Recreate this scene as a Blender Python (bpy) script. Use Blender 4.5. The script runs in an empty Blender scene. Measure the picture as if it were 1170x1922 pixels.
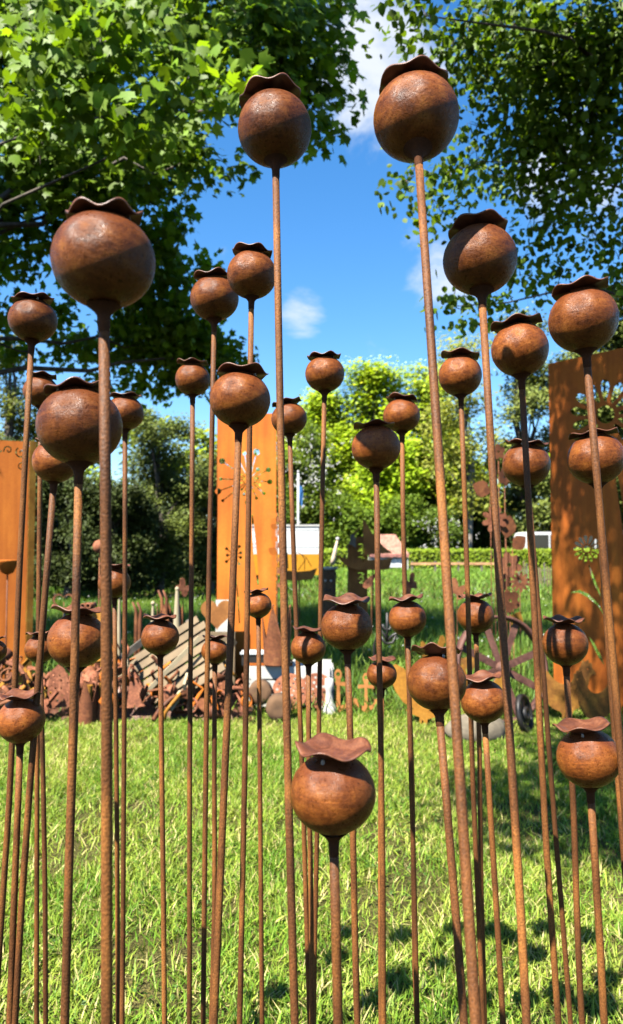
import bpy, bmesh, math, random
import numpy as np
from mathutils import Vector, Matrix, noise as mnoise

R = random.Random(7)
NR = np.random.default_rng(11)
scene = bpy.context.scene
COL = scene.collection
rad = math.radians

# ------------------------------------------------------------------ camera
CAM_H, F, PITCH = 1.2, 1400.0, math.atan(74 / 1400)
cam_d = bpy.data.cameras.new('camera')
cam = bpy.data.objects.new('camera', cam_d)
COL.objects.link(cam)
cam.location = (0, 0, CAM_H)
cam.rotation_euler = (math.pi / 2 + PITCH, 0, 0)
cam_d.sensor_fit = 'VERTICAL'
cam_d.sensor_height = 36.0
cam_d.lens = F / 1922 * 36.0
cam_d.clip_start = 0.05
cam_d.clip_end = 2000
cam_d.dof.use_dof = True
cam_d.dof.focus_distance = 1.2
cam_d.dof.aperture_fstop = 6.8
scene.camera = cam

# ------------------------------------------------------------------ world, sun, exposure
SUN = Vector((-0.36, -0.44, 0.80)).normalized()      # towards the sun
world = bpy.data.worlds.new('World')
scene.world = world
world.use_nodes = True
wn, wl = world.node_tree.nodes, world.node_tree.links
wn.clear()
sky = wn.new('ShaderNodeTexSky')
sky.sky_type = 'NISHITA'
sky.sun_disc = False
sky.sun_elevation = math.asin(SUN.z)
sky.sun_rotation = math.atan2(SUN.x, SUN.y)
sky.air_density = 1.0
sky.dust_density = 0.4
sky.ozone_density = 2.5
hs = wn.new('ShaderNodeHueSaturation')
hs.inputs['Saturation'].default_value = 1.32
hs.inputs['Value'].default_value = 1.08
tc = wn.new('ShaderNodeTexCoord')
mp = wn.new('ShaderNodeMapping')
mp.inputs['Scale'].default_value = (1.0, 1.0, 1.6)
mp.inputs['Location'].default_value = (0.95, 0.3, 0.45)
cn = wn.new('ShaderNodeTexNoise')
cn.inputs['Scale'].default_value = 7.0
cn.inputs['Detail'].default_value = 10
cn.inputs['Roughness'].default_value = 0.6
cn.inputs['Distortion'].default_value = 0.35
cr = wn.new('ShaderNodeMapRange')
cr.interpolation_type = 'SMOOTHSTEP'
cr.inputs['From Min'].default_value = 0.62
cr.inputs['From Max'].default_value = 0.92
cr.inputs['To Max'].default_value = 0.85
prev = cn.outputs['Fac']
for (dx, dy, dz), half, gain in (((0.072, 0.83, 0.55), 7.0, 0.36), ((-0.011, 0.95, 0.31), 2.6, 0.24), ((0.17, 0.91, 0.37), 5.0, 0.25), ((0.30, 0.85, 0.42), 6.5, 0.28), ((-0.5, 0.6, 0.6), 8.0, 0.3), ((0.7, 0.3, 0.6), 9.0, 0.3)):
    vd = wn.new('ShaderNodeVectorMath'); vd.operation = 'DOT_PRODUCT'
    vd.inputs[1].default_value = Vector((dx, dy, dz)).normalized()
    wl.new(tc.outputs['Generated'], vd.inputs[0])
    fr = wn.new('ShaderNodeMapRange'); fr.interpolation_type = 'SMOOTHSTEP'
    fr.inputs['From Min'].default_value = math.cos(rad(half)); fr.inputs['From Max'].default_value = 1.0
    fr.inputs['To Max'].default_value = gain
    wl.new(vd.outputs['Value'], fr.inputs['Value'])
    sm_ = wn.new('ShaderNodeMath'); sm_.operation = 'ADD'
    wl.new(prev, sm_.inputs[0]); wl.new(fr.outputs[0], sm_.inputs[1])
    prev = sm_.outputs[0]
mixc = wn.new('ShaderNodeMix')
mixc.data_type = 'RGBA'
mixc.inputs['B'].default_value = (4.2, 4.35, 4.5, 1)
bg = wn.new('ShaderNodeBackground')
bg.inputs['Strength'].default_value = 0.056
wo = wn.new('ShaderNodeOutputWorld')
wl.new(sky.outputs[0], hs.inputs['Color'])
wl.new(tc.outputs['Generated'], mp.inputs[0])
wl.new(mp.outputs[0], cn.inputs['Vector'])
wl.new(prev, cr.inputs['Value'])
wl.new(cr.outputs[0], mixc.inputs['Factor'])
wl.new(hs.outputs[0], mixc.inputs['A'])
wl.new(mixc.outputs['Result'], bg.inputs[0])
wl.new(bg.outputs[0], wo.inputs[0])

sd = bpy.data.lights.new('sun', 'SUN')
sd.energy = 5.0
sd.angle = rad(0.53)
sd.color = (1.0, 0.94, 0.84)
so = bpy.data.objects.new('sun', sd)
COL.objects.link(so)
so.rotation_euler = SUN.to_track_quat('Z', 'Y').to_euler()
so.location = (-4, -5, 9)

vs = scene.view_settings
scene.display_settings.display_device = 'sRGB'
vs.view_transform = 'Standard'
vs.look = 'None'
vs.gamma = 1
vs.use_curve_mapping = False
vs.exposure = 2.16
scene.cycles.use_denoising = True
scene.cycles.max_bounces = 8
scene.cycles.diffuse_bounces = 0
scene.cycles.transparent_max_bounces = 8


# ------------------------------------------------------------------ helpers
CP, SP = math.cos(PITCH), math.sin(PITCH)


def ray(px, py):
    u, v = (px - 585) / F, (961 - py) / F
    return Vector((u, CP - v * SP, SP + v * CP))


def P(px, py, D):
    d = ray(px, py)
    t = D / d.y
    return Vector((d.x * t, D, CAM_H + d.z * t))


def X(px, D):
    return (px - 585) / F * D


def link(o, parent=None):
    COL.objects.link(o)
    if parent is not None:
        o.parent = parent
    return o


def tag(o, label=None, cat=None, group=None, kind=None):
    if label: o['label'] = label
    if cat: o['category'] = cat
    if group: o['group'] = group
    if kind: o['kind'] = kind
    return o


def empty(name, loc, label, cat, group=None, rz=0.0):
    o = bpy.data.objects.new(name, None)
    o.empty_display_size = 0.05
    COL.objects.link(o)
    o.location = loc
    o.rotation_euler = (0, 0, rz)
    return tag(o, label, cat, group)


def mesh_obj(name, me, mat=None, parent=None, loc=None):
    if mat is not None and not me.materials:
        me.materials.append(mat)
    o = bpy.data.objects.new(name, me)
    link(o, parent)
    if loc is not None:
        o.location = loc
    return o


class MB:
    def __init__(s):
        s.v, s.f, s.sm = [], [], []

    def add(s, vs_, fs, smooth=False):
        b = len(s.v)
        s.v += [tuple(p) for p in vs_]
        for f in fs:
            s.f.append(tuple(i + b for i in f))
            s.sm.append(smooth)
        return s

    def box(s, x0, x1, y0, y1, z0, z1, M=None):
        vs_ = [Vector(p) for p in ((x0, y0, z0), (x1, y0, z0), (x1, y1, z0), (x0, y1, z0),
                                   (x0, y0, z1), (x1, y0, z1), (x1, y1, z1), (x0, y1, z1))]
        if M is not None: vs_ = [M @ p for p in vs_]
        return s.add(vs_, [(3, 2, 1, 0), (4, 5, 6, 7), (0, 1, 5, 4), (1, 2, 6, 5), (2, 3, 7, 6), (3, 0, 4, 7)])

    def tube(s, pts, radii, n=8, cap=True, smooth=True):
        pts = [Vector(p) for p in pts]
        if not hasattr(radii, '__len__'): radii = [radii] * len(pts)
        vs_, fs = [], []
        up = Vector((0.12, 0.31, 0.94))
        for i, p in enumerate(pts):
            t = (pts[min(i + 1, len(pts) - 1)] - pts[max(i - 1, 0)]).normalized()
            a = t.cross(up)
            if a.length < 0.05: a = t.cross(Vector((1, 0, 0)))
            a.normalize()
            b = t.cross(a)
            for k in range(n):
                q = 2 * math.pi * k / n
                vs_.append(p + (a * math.cos(q) + b * math.sin(q)) * radii[i])
        for i in range(len(pts) - 1):
            for k in range(n):
                fs.append((i * n + k, i * n + (k + 1) % n, (i + 1) * n + (k + 1) % n, (i + 1) * n + k))
        s.add(vs_, fs, smooth)
        if cap:
            m = len(pts) - 1
            b0 = len(s.v) - len(vs_)
            s.f.append(tuple(b0 + k for k in reversed(range(n)))); s.sm.append(False)
            s.f.append(tuple(b0 + m * n + k for k in range(n))); s.sm.append(False)
        return s

    def lathe(s, prof, n=24, M=None, smooth=True, close=False):
        vs_, fs = [], []
        for (r, z) in prof:
            for k in range(n):
                q = 2 * math.pi * k / n
                p = Vector((r * math.cos(q), r * math.sin(q), z))
                vs_.append(M @ p if M is not None else p)
        m = len(prof)
        for i in range(m if close else m - 1):
            j = (i + 1) % m
            for k in range(n):
                fs.append((i * n + k, i * n + (k + 1) % n, j * n + (k + 1) % n, j * n + k))
        return s.add(vs_, fs, smooth)

    def mesh(s, name):
        me = bpy.data.meshes.new(name)
        me.from_pydata(s.v, [], s.f)
        me.polygons.foreach_set('use_smooth', s.sm)
        me.update()
        return me

    def build(s, name, mat, parent=None, loc=None):
        return mesh_obj(name, s.mesh(name), mat, parent, loc)


def plate_mesh(name, loops, th=0.004):
    """sheet metal outline with holes: loops of (x, z); first is the outline"""
    cu = bpy.data.curves.new(name, 'CURVE')
    cu.dimensions = '2D'
    cu.fill_mode = 'BOTH'
    cu.extrude = th / 2
    for lp in loops:
        sp = cu.splines.new('POLY')
        sp.points.add(len(lp) - 1)
        for i, p in enumerate(lp): sp.points[i].co = (p[0], p[1], 0, 1)
        sp.use_cyclic_u = True
    ob = bpy.data.objects.new(name, cu)
    me = bpy.data.meshes.new_from_object(ob)
    bpy.data.objects.remove(ob)
    bpy.data.curves.remove(cu)
    me.transform(Matrix.Rotation(math.pi / 2, 4, 'X'))
    me.name = name
    return me


def plate(name, loops, mat, parent=None, th=0.004, loc=None):
    return mesh_obj(name, plate_mesh(name, loops, th), mat, parent, loc)


def circ(cx, cz, r, n=14, sx=1.0):
    return [(cx + sx * r * math.cos(2 * math.pi * i / n), cz + r * math.sin(2 * math.pi * i / n)) for i in range(n)]


def xf(pts, s=1.0, ox=0.0, oz=0.0, rot=0.0):
    c, q = math.cos(rot), math.sin(rot)
    return [(ox + s * (x * c - z * q), oz + s * (x * q + z * c)) for x, z in pts]


def smooth_loop(pts, it=2):
    for _ in range(it):
        out = []
        for i in range(len(pts)):
            a, b = pts[i], pts[(i + 1) % len(pts)]
            out += [(a[0] * .75 + b[0] * .25, a[1] * .75 + b[1] * .25), (a[0] * .25 + b[0] * .75, a[1] * .25 + b[1] * .75)]
        pts = out
    return pts


def band(pts, w):
    """closed outline of a strip of width w (number or list) along an open 2D polyline"""
    L_, R_ = [], []
    n = len(pts)
    for i, p in enumerate(pts):
        a, b = pts[max(i - 1, 0)], pts[min(i + 1, n - 1)]
        dx, dz = b[0] - a[0], b[1] - a[1]
        m = math.hypot(dx, dz) or 1
        ww = (w[i] if hasattr(w, '__len__') else w) / 2
        L_.append((p[0] - dz / m * ww, p[1] + dx / m * ww))
        R_.append((p[0] + dz / m * ww, p[1] - dx / m * ww))
    return L_ + R_[::-1]


# ------------------------------------------------------------------ materials
def new_mat(name):
    m = bpy.data.materials.new(name)
    m.use_nodes = True
    n, l = m.node_tree.nodes, m.node_tree.links
    n.clear()
    out = n.new('ShaderNodeOutputMaterial')
    bs = n.new('ShaderNodeBsdfPrincipled')
    l.new(bs.outputs[0], out.inputs[0])
    return m, n, l, bs, out


K_ALB = 0.68      # real-world reflectances; the photo is exposed bright


def ramp(n, stops, k=1.0):
    stops = [(p, tuple(v * k for v in c)) for p, c in stops]
    r = n.new('ShaderNodeValToRGB')
    e = r.color_ramp.elements
    e[0].position, e[0].color = stops[0][0], (*stops[0][1], 1)
    e[1].position, e[1].color = stops[-1][0], (*stops[-1][1], 1)
    for p, c in stops[1:-1]:
        k = e.new(p)
        k.color = (*c, 1)
    return r


def rust(name, stops, scale=5.0, zs=1.0, rough=(0.4, 0.65), bump=0.25, speck=0.35, spec=0.5, coat=0.0, fine=60.0):
    m, n, l, bs, out = new_mat(name)
    t = n.new('ShaderNodeTexCoord')
    oi = n.new('ShaderNodeObjectInfo')
    sc_ = n.new('ShaderNodeVectorMath'); sc_.operation = 'SCALE'
    sc_.inputs[0].default_value = (37.0, 91.0, 53.0)
    l.new(oi.outputs['Random'], sc_.inputs['Scale'])
    ad = n.new('ShaderNodeVectorMath'); ad.operation = 'ADD'
    l.new(t.outputs['Object'], ad.inputs[0]); l.new(sc_.outputs[0], ad.inputs[1])
    mp_ = n.new('ShaderNodeMapping')
    mp_.inputs['Scale'].default_value = (1, 1, zs)
    l.new(ad.outputs[0], mp_.inputs[0])
    a = n.new('ShaderNodeTexNoise')
    a.inputs['Scale'].default_value = scale; a.inputs['Detail'].default_value = 8
    a.inputs['Roughness'].default_value = 0.62; a.inputs['Distortion'].default_value = 0.6
    l.new(mp_.outputs[0], a.inputs['Vector'])
    r = ramp(n, stops, K_ALB)
    l.new(a.outputs['Fac'], r.inputs[0])
    f = n.new('ShaderNodeTexNoise')
    f.inputs['Scale'].default_value = fine; f.inputs['Detail'].default_value = 4
    l.new(ad.outputs[0], f.inputs['Vector'])
    mr = n.new('ShaderNodeMapRange')
    mr.inputs['From Min'].default_value = 0.3; mr.inputs['From Max'].default_value = 0.7
    mr.inputs['To Min'].default_value = 1 - speck; mr.inputs['To Max'].default_value = 1 + speck
    l.new(f.outputs['Fac'], mr.inputs['Value'])
    mx = n.new('ShaderNodeMix'); mx.data_type = 'RGBA'; mx.blend_type = 'MULTIPLY'
    mx.inputs['Factor'].default_value = 1
    l.new(r.outputs[0], mx.inputs['A']); l.new(mr.outputs[0], mx.inputs['B'])
    hv = n.new('ShaderNodeHueSaturation')
    v = n.new('ShaderNodeMapRange')
    v.inputs['To Min'].default_value = 0.82; v.inputs['To Max'].default_value = 1.15
    l.new(oi.outputs['Random'], v.inputs['Value'])
    l.new(v.outputs[0], hv.inputs['Value']); l.new(mx.outputs['Result'], hv.inputs['Color'])
    l.new(hv.outputs[0], bs.inputs['Base Color'])
    rr = n.new('ShaderNodeMapRange')
    rr.inputs['From Min'].default_value = 0.3; rr.inputs['From Max'].default_value = 0.7
    rr.inputs['To Min'].default_value = rough[0]; rr.inputs['To Max'].default_value = rough[1]
    l.new(a.outputs['Fac'], rr.inputs['Value']); l.new(rr.outputs[0], bs.inputs['Roughness'])
    bs.inputs['Specular IOR Level'].default_value = spec
    bs.inputs['Coat Weight'].default_value = coat
    bs.inputs['Coat Roughness'].default_value = 0.22
    b = n.new('ShaderNodeBump')
    b.inputs['Strength'].default_value = bump; b.inputs['Distance'].default_value = 0.002
    l.new(f.outputs['Fac'], b.inputs['Height']); l.new(b.outputs[0], bs.inputs['Normal'])
    return m


def plain(name, col, rough=0.6, var=0.12, scale=8.0, bump=0.0, metal=0.0, spec=0.4, zs=1.0):
    m, n, l, bs, out = new_mat(name)
    t = n.new('ShaderNodeTexCoord')
    mp_ = n.new('ShaderNodeMapping'); mp_.inputs['Scale'].default_value = (1, 1, zs)
    l.new(t.outputs['Object'], mp_.inputs[0])
    a = n.new('ShaderNodeTexNoise'); a.inputs['Scale'].default_value = scale; a.inputs['Detail'].default_value = 6
    l.new(mp_.outputs[0], a.inputs['Vector'])
    r = ramp(n, [(0.25, tuple(c * (1 - 2 * var) for c in col)), (0.75, tuple(min(1, c * (1 + var)) for c in col))], K_ALB)
    l.new(a.outputs['Fac'], r.inputs[0]); l.new(r.outputs[0], bs.inputs['Base Color'])
    bs.inputs['Roughness'].default_value = rough; bs.inputs['Metallic'].default_value = metal
    bs.inputs['Specular IOR Level'].default_value = spec
    if bump:
        b = n.new('ShaderNodeBump'); b.inputs['Strength'].default_value = bump; b.inputs['Distance'].default_value = 0.004
        l.new(a.outputs['Fac'], b.inputs['Height']); l.new(b.outputs[0], bs.inputs['Normal'])
    return m


def leafmat(name, trans=0.38, tcol=(1.25, 1.15, 0.5), rough=0.42, spec=0.35):
    m, n, l, bs, out = new_mat(name)
    at = n.new('ShaderNodeAttribute'); at.attribute_name = 'Col'
    l.new(at.outputs['Color'], bs.inputs['Base Color'])
    bs.inputs['Roughness'].default_value = rough
    bs.inputs['Specular IOR Level'].default_value = spec
    tr = n.new('ShaderNodeBsdfTranslucent')
    mu = n.new('ShaderNodeMix'); mu.data_type = 'RGBA'; mu.blend_type = 'MULTIPLY'; mu.inputs['Factor'].default_value = 1
    mu.inputs['B'].default_value = (*tcol, 1)
    l.new(at.outputs['Color'], mu.inputs['A']); l.new(mu.outputs['Result'], tr.inputs[0])
    ms = n.new('ShaderNodeMixShader'); ms.inputs[0].default_value = trans
    l.new(bs.outputs[0], ms.inputs[1]); l.new(tr.outputs[0], ms.inputs[2]); l.new(ms.outputs[0], out.inputs[0])
    return m


def bark(name, c0, c1):
    m, n, l, bs, out = new_mat(name)
    t = n.new('ShaderNodeTexCoord')
    mp_ = n.new('ShaderNodeMapping'); mp_.inputs['Scale'].default_value = (14, 14, 2.5)
    l.new(t.outputs['Object'], mp_.inputs[0])
    a = n.new('ShaderNodeTexNoise'); a.inputs['Scale'].default_value = 1.0; a.inputs['Detail'].default_value = 8
    l.new(mp_.outputs[0], a.inputs['Vector'])
    r = ramp(n, [(0.35, c0), (0.7, c1)], K_ALB)
    l.new(a.outputs['Fac'], r.inputs[0]); l.new(r.outputs[0], bs.inputs['Base Color'])
    bs.inputs['Roughness'].default_value = 0.9
    b = n.new('ShaderNodeBump'); b.inputs['Strength'].default_value = 0.6; b.inputs['Distance'].default_value = 0.02
    l.new(a.outputs['Fac'], b.inputs['Height']); l.new(b.outputs[0], bs.inputs['Normal'])
    return m


def pod_material():
    """oiled rust: brushed horizontal bands, redder heat tint round the crown, a dull seam"""
    m, n, l, bs, out = new_mat('oiled_rust')
    t = n.new('ShaderNodeTexCoord')
    oi = n.new('ShaderNodeObjectInfo')
    sc_ = n.new('ShaderNodeVectorMath'); sc_.operation = 'SCALE'
    sc_.inputs[0].default_value = (31.0, 77.0, 45.0)
    l.new(oi.outputs['Random'], sc_.inputs['Scale'])
    rotm = n.new('ShaderNodeVectorRotate'); rotm.rotation_type = 'EULER_XYZ'
    cmb = n.new('ShaderNodeCombineXYZ')
    mrr = n.new('ShaderNodeMapRange'); mrr.inputs['To Min'].default_value = -0.35; mrr.inputs['To Max'].default_value = 0.35
    l.new(oi.outputs['Random'], mrr.inputs['Value'])
    l.new(mrr.outputs[0], cmb.inputs[0]); l.new(mrr.outputs[0], cmb.inputs[1])
    l.new(t.outputs['Object'], rotm.inputs['Vector']); l.new(cmb.outputs[0], rotm.inputs['Rotation'])
    ad = n.new('ShaderNodeVectorMath'); ad.operation = 'ADD'
    l.new(rotm.outputs[0], ad.inputs[0]); l.new(sc_.outputs[0], ad.inputs[1])

    def noise_(scale, vec, det=7, dist=0.4, rough=0.6):
        a = n.new('ShaderNodeTexNoise')
        a.inputs['Scale'].default_value = scale; a.inputs['Detail'].default_value = det
        a.inputs['Distortion'].default_value = dist; a.inputs['Roughness'].default_value = rough
        l.new(vec, a.inputs['Vector'])
        return a
    mb = n.new('ShaderNodeMapping'); mb.inputs['Scale'].default_value = (0.7, 0.7, 7.0)
    l.new(ad.outputs[0], mb.inputs[0])
    bands = noise_(1.7, mb.outputs[0], 9, 0.2, 0.68)
    blot = noise_(2.4, ad.outputs[0], 11, 0.15, 0.74)
    fine = noise_(30.0, ad.outputs[0], 6, 0.0, 0.75)
    pit = noise_(11.0, ad.outputs[0], 4, 0.0, 0.6)
    av = n.new('ShaderNodeMix'); av.data_type = 'FLOAT'; av.inputs['Factor'].default_value = 0.72
    l.new(bands.outputs['Fac'], av.inputs['A']); l.new(blot.outputs['Fac'], av.inputs['B'])
    rb = ramp(n, [(0.36, (0.062, 0.017, 0.005)), (0.45, (0.135, 0.038, 0.0085)), (0.53, (0.205, 0.061, 0.012)), (0.64, (0.32, 0.112, 0.022))], K_ALB)
    l.new(av.outputs[0], rb.inputs[0])
    # heat tint near the top (object space, unit sphere)
    sx = n.new('ShaderNodeSeparateXYZ'); l.new(t.outputs['Object'], sx.inputs[0])
    wob = n.new('ShaderNodeMath'); wob.operation = 'MULTIPLY_ADD'; wob.inputs[1].default_value = 0.7
    l.new(blot.outputs['Fac'], wob.inputs[0]); l.new(sx.outputs['Z'], wob.inputs[2])
    mz = n.new('ShaderNodeMapRange'); mz.interpolation_type = 'SMOOTHSTEP'
    mz.inputs['From Min'].default_value = 0.62; mz.inputs['From Max'].default_value = 1.2; mz.inputs['To Max'].default_value = 0.8
    l.new(wob.outputs[0], mz.inputs['Value'])
    m2 = n.new('ShaderNodeMix'); m2.data_type = 'RGBA'
    l.new(mz.outputs[0], m2.inputs['Factor']); l.new(rb.outputs[0], m2.inputs['A'])
    m2.inputs['B'].default_value = (0.095, 0.025, 0.009, 1)
    mf = n.new('ShaderNodeMapRange')
    mf.inputs['From Min'].default_value = 0.3; mf.inputs['From Max'].default_value = 0.7
    mf.inputs['To Min'].default_value = 0.68; mf.inputs['To Max'].default_value = 1.28
    l.new(fine.outputs['Fac'], mf.inputs['Value'])
    pm = n.new('ShaderNodeMapRange'); pm.interpolation_type = 'SMOOTHSTEP'
    pm.inputs['From Min'].default_value = 0.30; pm.inputs['From Max'].default_value = 0.42
    pm.inputs['To Min'].default_value = 0.45; pm.inputs['To Max'].default_value = 1.0
    l.new(pit.outputs['Fac'], pm.inputs['Value'])
    mm_ = n.new('ShaderNodeMath'); mm_.operation = 'MULTIPLY'
    l.new(mf.outputs[0], mm_.inputs[0]); l.new(pm.outputs[0], mm_.inputs[1])
    sz = n.new('ShaderNodeMath'); sz.operation = 'MULTIPLY_ADD'; sz.inputs[1].default_value = 0.06
    l.new(pit.outputs['Fac'], sz.inputs[0]); l.new(sx.outputs['Z'], sz.inputs[2])
    sa = n.new('ShaderNodeMath'); sa.operation = 'SUBTRACT'; sa.inputs[1].default_value = 0.17
    l.new(sz.outputs[0], sa.inputs[0])
    sb = n.new('ShaderNodeMath'); sb.operation = 'ABSOLUTE'; l.new(sa.outputs[0], sb.inputs[0])
    sr_ = n.new('ShaderNodeMapRange'); sr_.interpolation_type = 'SMOOTHSTEP'
    sr_.inputs['From Min'].default_value = 0.0; sr_.inputs['From Max'].default_value = 0.022
    sr_.inputs['To Min'].default_value = 1.35; sr_.inputs['To Max'].default_value = 1.0
    l.new(sb.outputs[0], sr_.inputs['Value'])
    ms_ = n.new('ShaderNodeMath'); ms_.operation = 'MULTIPLY'
    l.new(mm_.outputs[0], ms_.inputs[0]); l.new(sr_.outputs[0], ms_.inputs[1])
    m3 = n.new('ShaderNodeMix'); m3.data_type = 'RGBA'; m3.blend_type = 'MULTIPLY'; m3.inputs['Factor'].default_value = 1
    l.new(m2.outputs['Result'], m3.inputs['A']); l.new(ms_.outputs[0], m3.inputs['B'])
    hv = n.new('ShaderNodeHueSaturation')
    v = n.new('ShaderNodeMapRange'); v.inputs['To Min'].default_value = 0.68; v.inputs['To Max'].default_value = 1.25
    rnd2 = n.new('ShaderNodeMath'); rnd2.operation = 'FRACT'
    rm = n.new('ShaderNodeMath'); rm.operation = 'MULTIPLY'; rm.inputs[1].default_value = 17.3
    l.new(oi.outputs['Random'], rm.inputs[0]); l.new(rm.outputs[0], rnd2.inputs[0])
    l.new(rnd2.outputs[0], v.inputs['Value']); l.new(v.outputs[0], hv.inputs['Value'])
    l.new(m3.outputs['Result'], hv.inputs['Color'])
    l.new(hv.outputs[0], bs.inputs['Base Color'])
    rr = n.new('ShaderNodeMapRange')
    rr.inputs['From Min'].default_value = 0.36; rr.inputs['From Max'].default_value = 0.62
    rr.inputs['To Min'].default_value = 0.24; rr.inputs['To Max'].default_value = 0.46
    l.new(pit.outputs['Fac'], rr.inputs['Value']); l.new(rr.outputs[0], bs.inputs['Roughness'])
    bs.inputs['Specular IOR Level'].default_value = 0.16
    b = n.new('ShaderNodeBump'); b.inputs['Strength'].default_value = 0.27; b.inputs['Distance'].default_value = 0.006
    hsum = n.new('ShaderNodeMath'); hsum.operation = 'ADD'
    l.new(fine.outputs['Fac'], hsum.inputs[0]); l.new(pit.outputs['Fac'], hsum.inputs[1])
    l.new(hsum.outputs[0], b.inputs['Height']); l.new(b.outputs[0], bs.inputs['Normal'])
    return m


M_pod = pod_material()
M_rim = rust('rim_rust', [(0.3, (0.05, 0.014, 0.006)), (0.5, (0.12, 0.036, 0.014)), (0.7, (0.20, 0.07, 0.025))], scale=2.2, rough=(0.38, 0.6), bump=0.2, speck=0.2, fine=22)
M_stem = rust('stem_rust', [(0.30, (0.06, 0.024, 0.009)), (0.5, (0.135, 0.050, 0.014)), (0.66, (0.26, 0.10, 0.022))], scale=16, zs=0.35, rough=(0.5, 0.75), bump=0.5, speck=0.42, fine=420, spec=.2)
M_sock = rust('weld_rust', [(0.3, (0.05, 0.018, 0.007)), (0.7, (0.10, 0.035, 0.012))], scale=8, spec=.12, rough=(0.7, 0.9), bump=0.4)
M_weld = plain('weld_steel', (0.34, 0.27, 0.24), 0.35, 0.2, 30, 0.2)
M_orange = rust('orange_corten', [(0.30, (0.36, 0.086, 0.009)), (0.48, (0.46, 0.122, 0.013)), (0.60, (0.53, 0.15, 0.016)), (0.74, (0.60, 0.19, 0.024))], scale=2.0, zs=.45, rough=(0.65, 0.85), bump=0.15, speck=0.09, spec=0.2, fine=90)
def streaks(m, amount=.35):
    n, l = m.node_tree.nodes, m.node_tree.links
    bs = [q for q in n if q.type == 'BSDF_PRINCIPLED'][0]
    src = bs.inputs['Base Color'].links[0].from_socket
    t = n.new('ShaderNodeTexCoord')
    mp_ = n.new('ShaderNodeMapping'); mp_.inputs['Scale'].default_value = (16, 16, .9)
    l.new(t.outputs['Object'], mp_.inputs[0])
    a = n.new('ShaderNodeTexNoise'); a.inputs['Scale'].default_value = 1.0; a.inputs['Detail'].default_value = 6
    l.new(mp_.outputs[0], a.inputs['Vector'])
    r = ramp(n, [(.32, (1 - amount, 1 - amount * 1.15, 1 - amount * 1.2)), (.5, (1, 1, 1)), (.72, (1.12, 1.2, 1.3))])
    l.new(a.outputs['Fac'], r.inputs[0])
    mx = n.new('ShaderNodeMix'); mx.data_type = 'RGBA'; mx.blend_type = 'MULTIPLY'; mx.inputs['Factor'].default_value = 1
    l.new(src, mx.inputs['A']); l.new(r.outputs[0], mx.inputs['B']); l.new(mx.outputs['Result'], bs.inputs['Base Color'])


streaks(M_orange, .2)
M_yellowrust = rust('ochre_rust', [(0.3, (0.24, 0.095, 0.012)), (0.5, (0.36, 0.16, 0.02)), (0.7, (0.47, 0.25, 0.04))], scale=5, rough=(0.65, 0.85), bump=0.2, speck=0.18, spec=0.2, fine=70)
M_brown = rust('brown_rust', [(0.3, (0.08, 0.027, 0.012)), (0.5, (0.16, 0.054, 0.021)), (0.7, (0.25, 0.10, 0.036))], scale=7, rough=(0.6, 0.85), bump=0.3, speck=0.3, spec=0.25)
M_pink = rust('pinkish_rust', [(0.3, (0.13, 0.042, 0.020)), (0.5, (0.24, 0.085, 0.042)), (0.7, (0.35, 0.145, 0.075))], scale=9, rough=(0.65, 0.9), bump=0.4, speck=0.42, spec=0.2)
M_wheel = rust('wheel_rust', [(0.3, (0.05, 0.02, 0.014)), (0.5, (0.10, 0.042, 0.03)), (0.7, (0.16, 0.072, 0.05))], scale=9, rough=(0.55, 0.8), bump=0.4, speck=0.3, spec=0.3)
M_tan = rust('tan_rust', [(0.3, (0.22, 0.085, 0.022)), (0.5, (0.31, 0.125, 0.032)), (0.7, (0.40, 0.18, 0.05))], scale=5, rough=(0.65, 0.85), bump=0.2, speck=0.15, spec=0.2)
M_ochre2 = rust('dark_ochre_rust', [(0.3, (0.10, 0.036, 0.008)), (0.5, (0.20, 0.085, 0.014)), (0.7, (0.33, 0.16, 0.025))], scale=7, rough=(0.65, 0.85), bump=0.2, speck=0.25, spec=0.2)
M_black = plain('black_iron', (0.018, 0.016, 0.015), 0.5, 0.2, 20, 0.2)
M_wood = plain('weathered_wood', (0.19, 0.135, 0.075), 0.85, 0.22, 6, 0.4, zs=1.0)
M_greywood = plain('grey_wood', (0.17, 0.145, 0.115), 0.9, 0.3, 9, 0.4)
M_palewood = plain('pale_wood', (0.38, 0.31, 0.19), 0.7, 0.1, 10, 0.1)
M_whitepaint = plain('white_paint', (0.52, 0.51, 0.47), 0.6, 0.08, 14, 0.15)
M_stone = plain('field_stone', (0.17, 0.14, 0.095), 0.9, 0.25, 22, 0.6)
M_log = plain('log_brown', (0.15, 0.08, 0.038), 0.9, 0.25, 14, 0.5)
M_yellow = plain('yellow_paint', (0.50, 0.23, 0.012), 0.4, 0.04, 3)
M_white = plain('vehicle_white', (0.60, 0.61, 0.60), 0.35, 0.03, 2)
M_glass = plain('dark_glass', (0.012, 0.014, 0.016), 0.08, 0.1, 3, spec=0.6)
M_rubber = plain('rubber', (0.02, 0.02, 0.02), 0.85, 0.2, 9)
M_blue = plain('blue_cloth', (0.03, 0.16, 0.42), 0.8, 0.15, 6)
M_red = plain('red_roof', (0.34, 0.14, 0.11), 0.75, 0.2, 3, 0.2)
M_cream = plain('cream_canvas', (0.66, 0.52, 0.38), 0.85, 0.15, 4)
M_greypaint = plain('pale_grey_paint', (0.62, 0.66, 0.68), 0.4, 0.05, 3)
M_barkm = bark('maple_bark', (0.05, 0.04, 0.03), (0.14, 0.115, 0.09))
M_barkg = bark('grey_bark', (0.16, 0.14, 0.11), (0.36, 0.32, 0.27))
M_leaf = leafmat('leaf', 0.5, (1.3, 1.25, .4), rough=.5, spec=.2)
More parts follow.
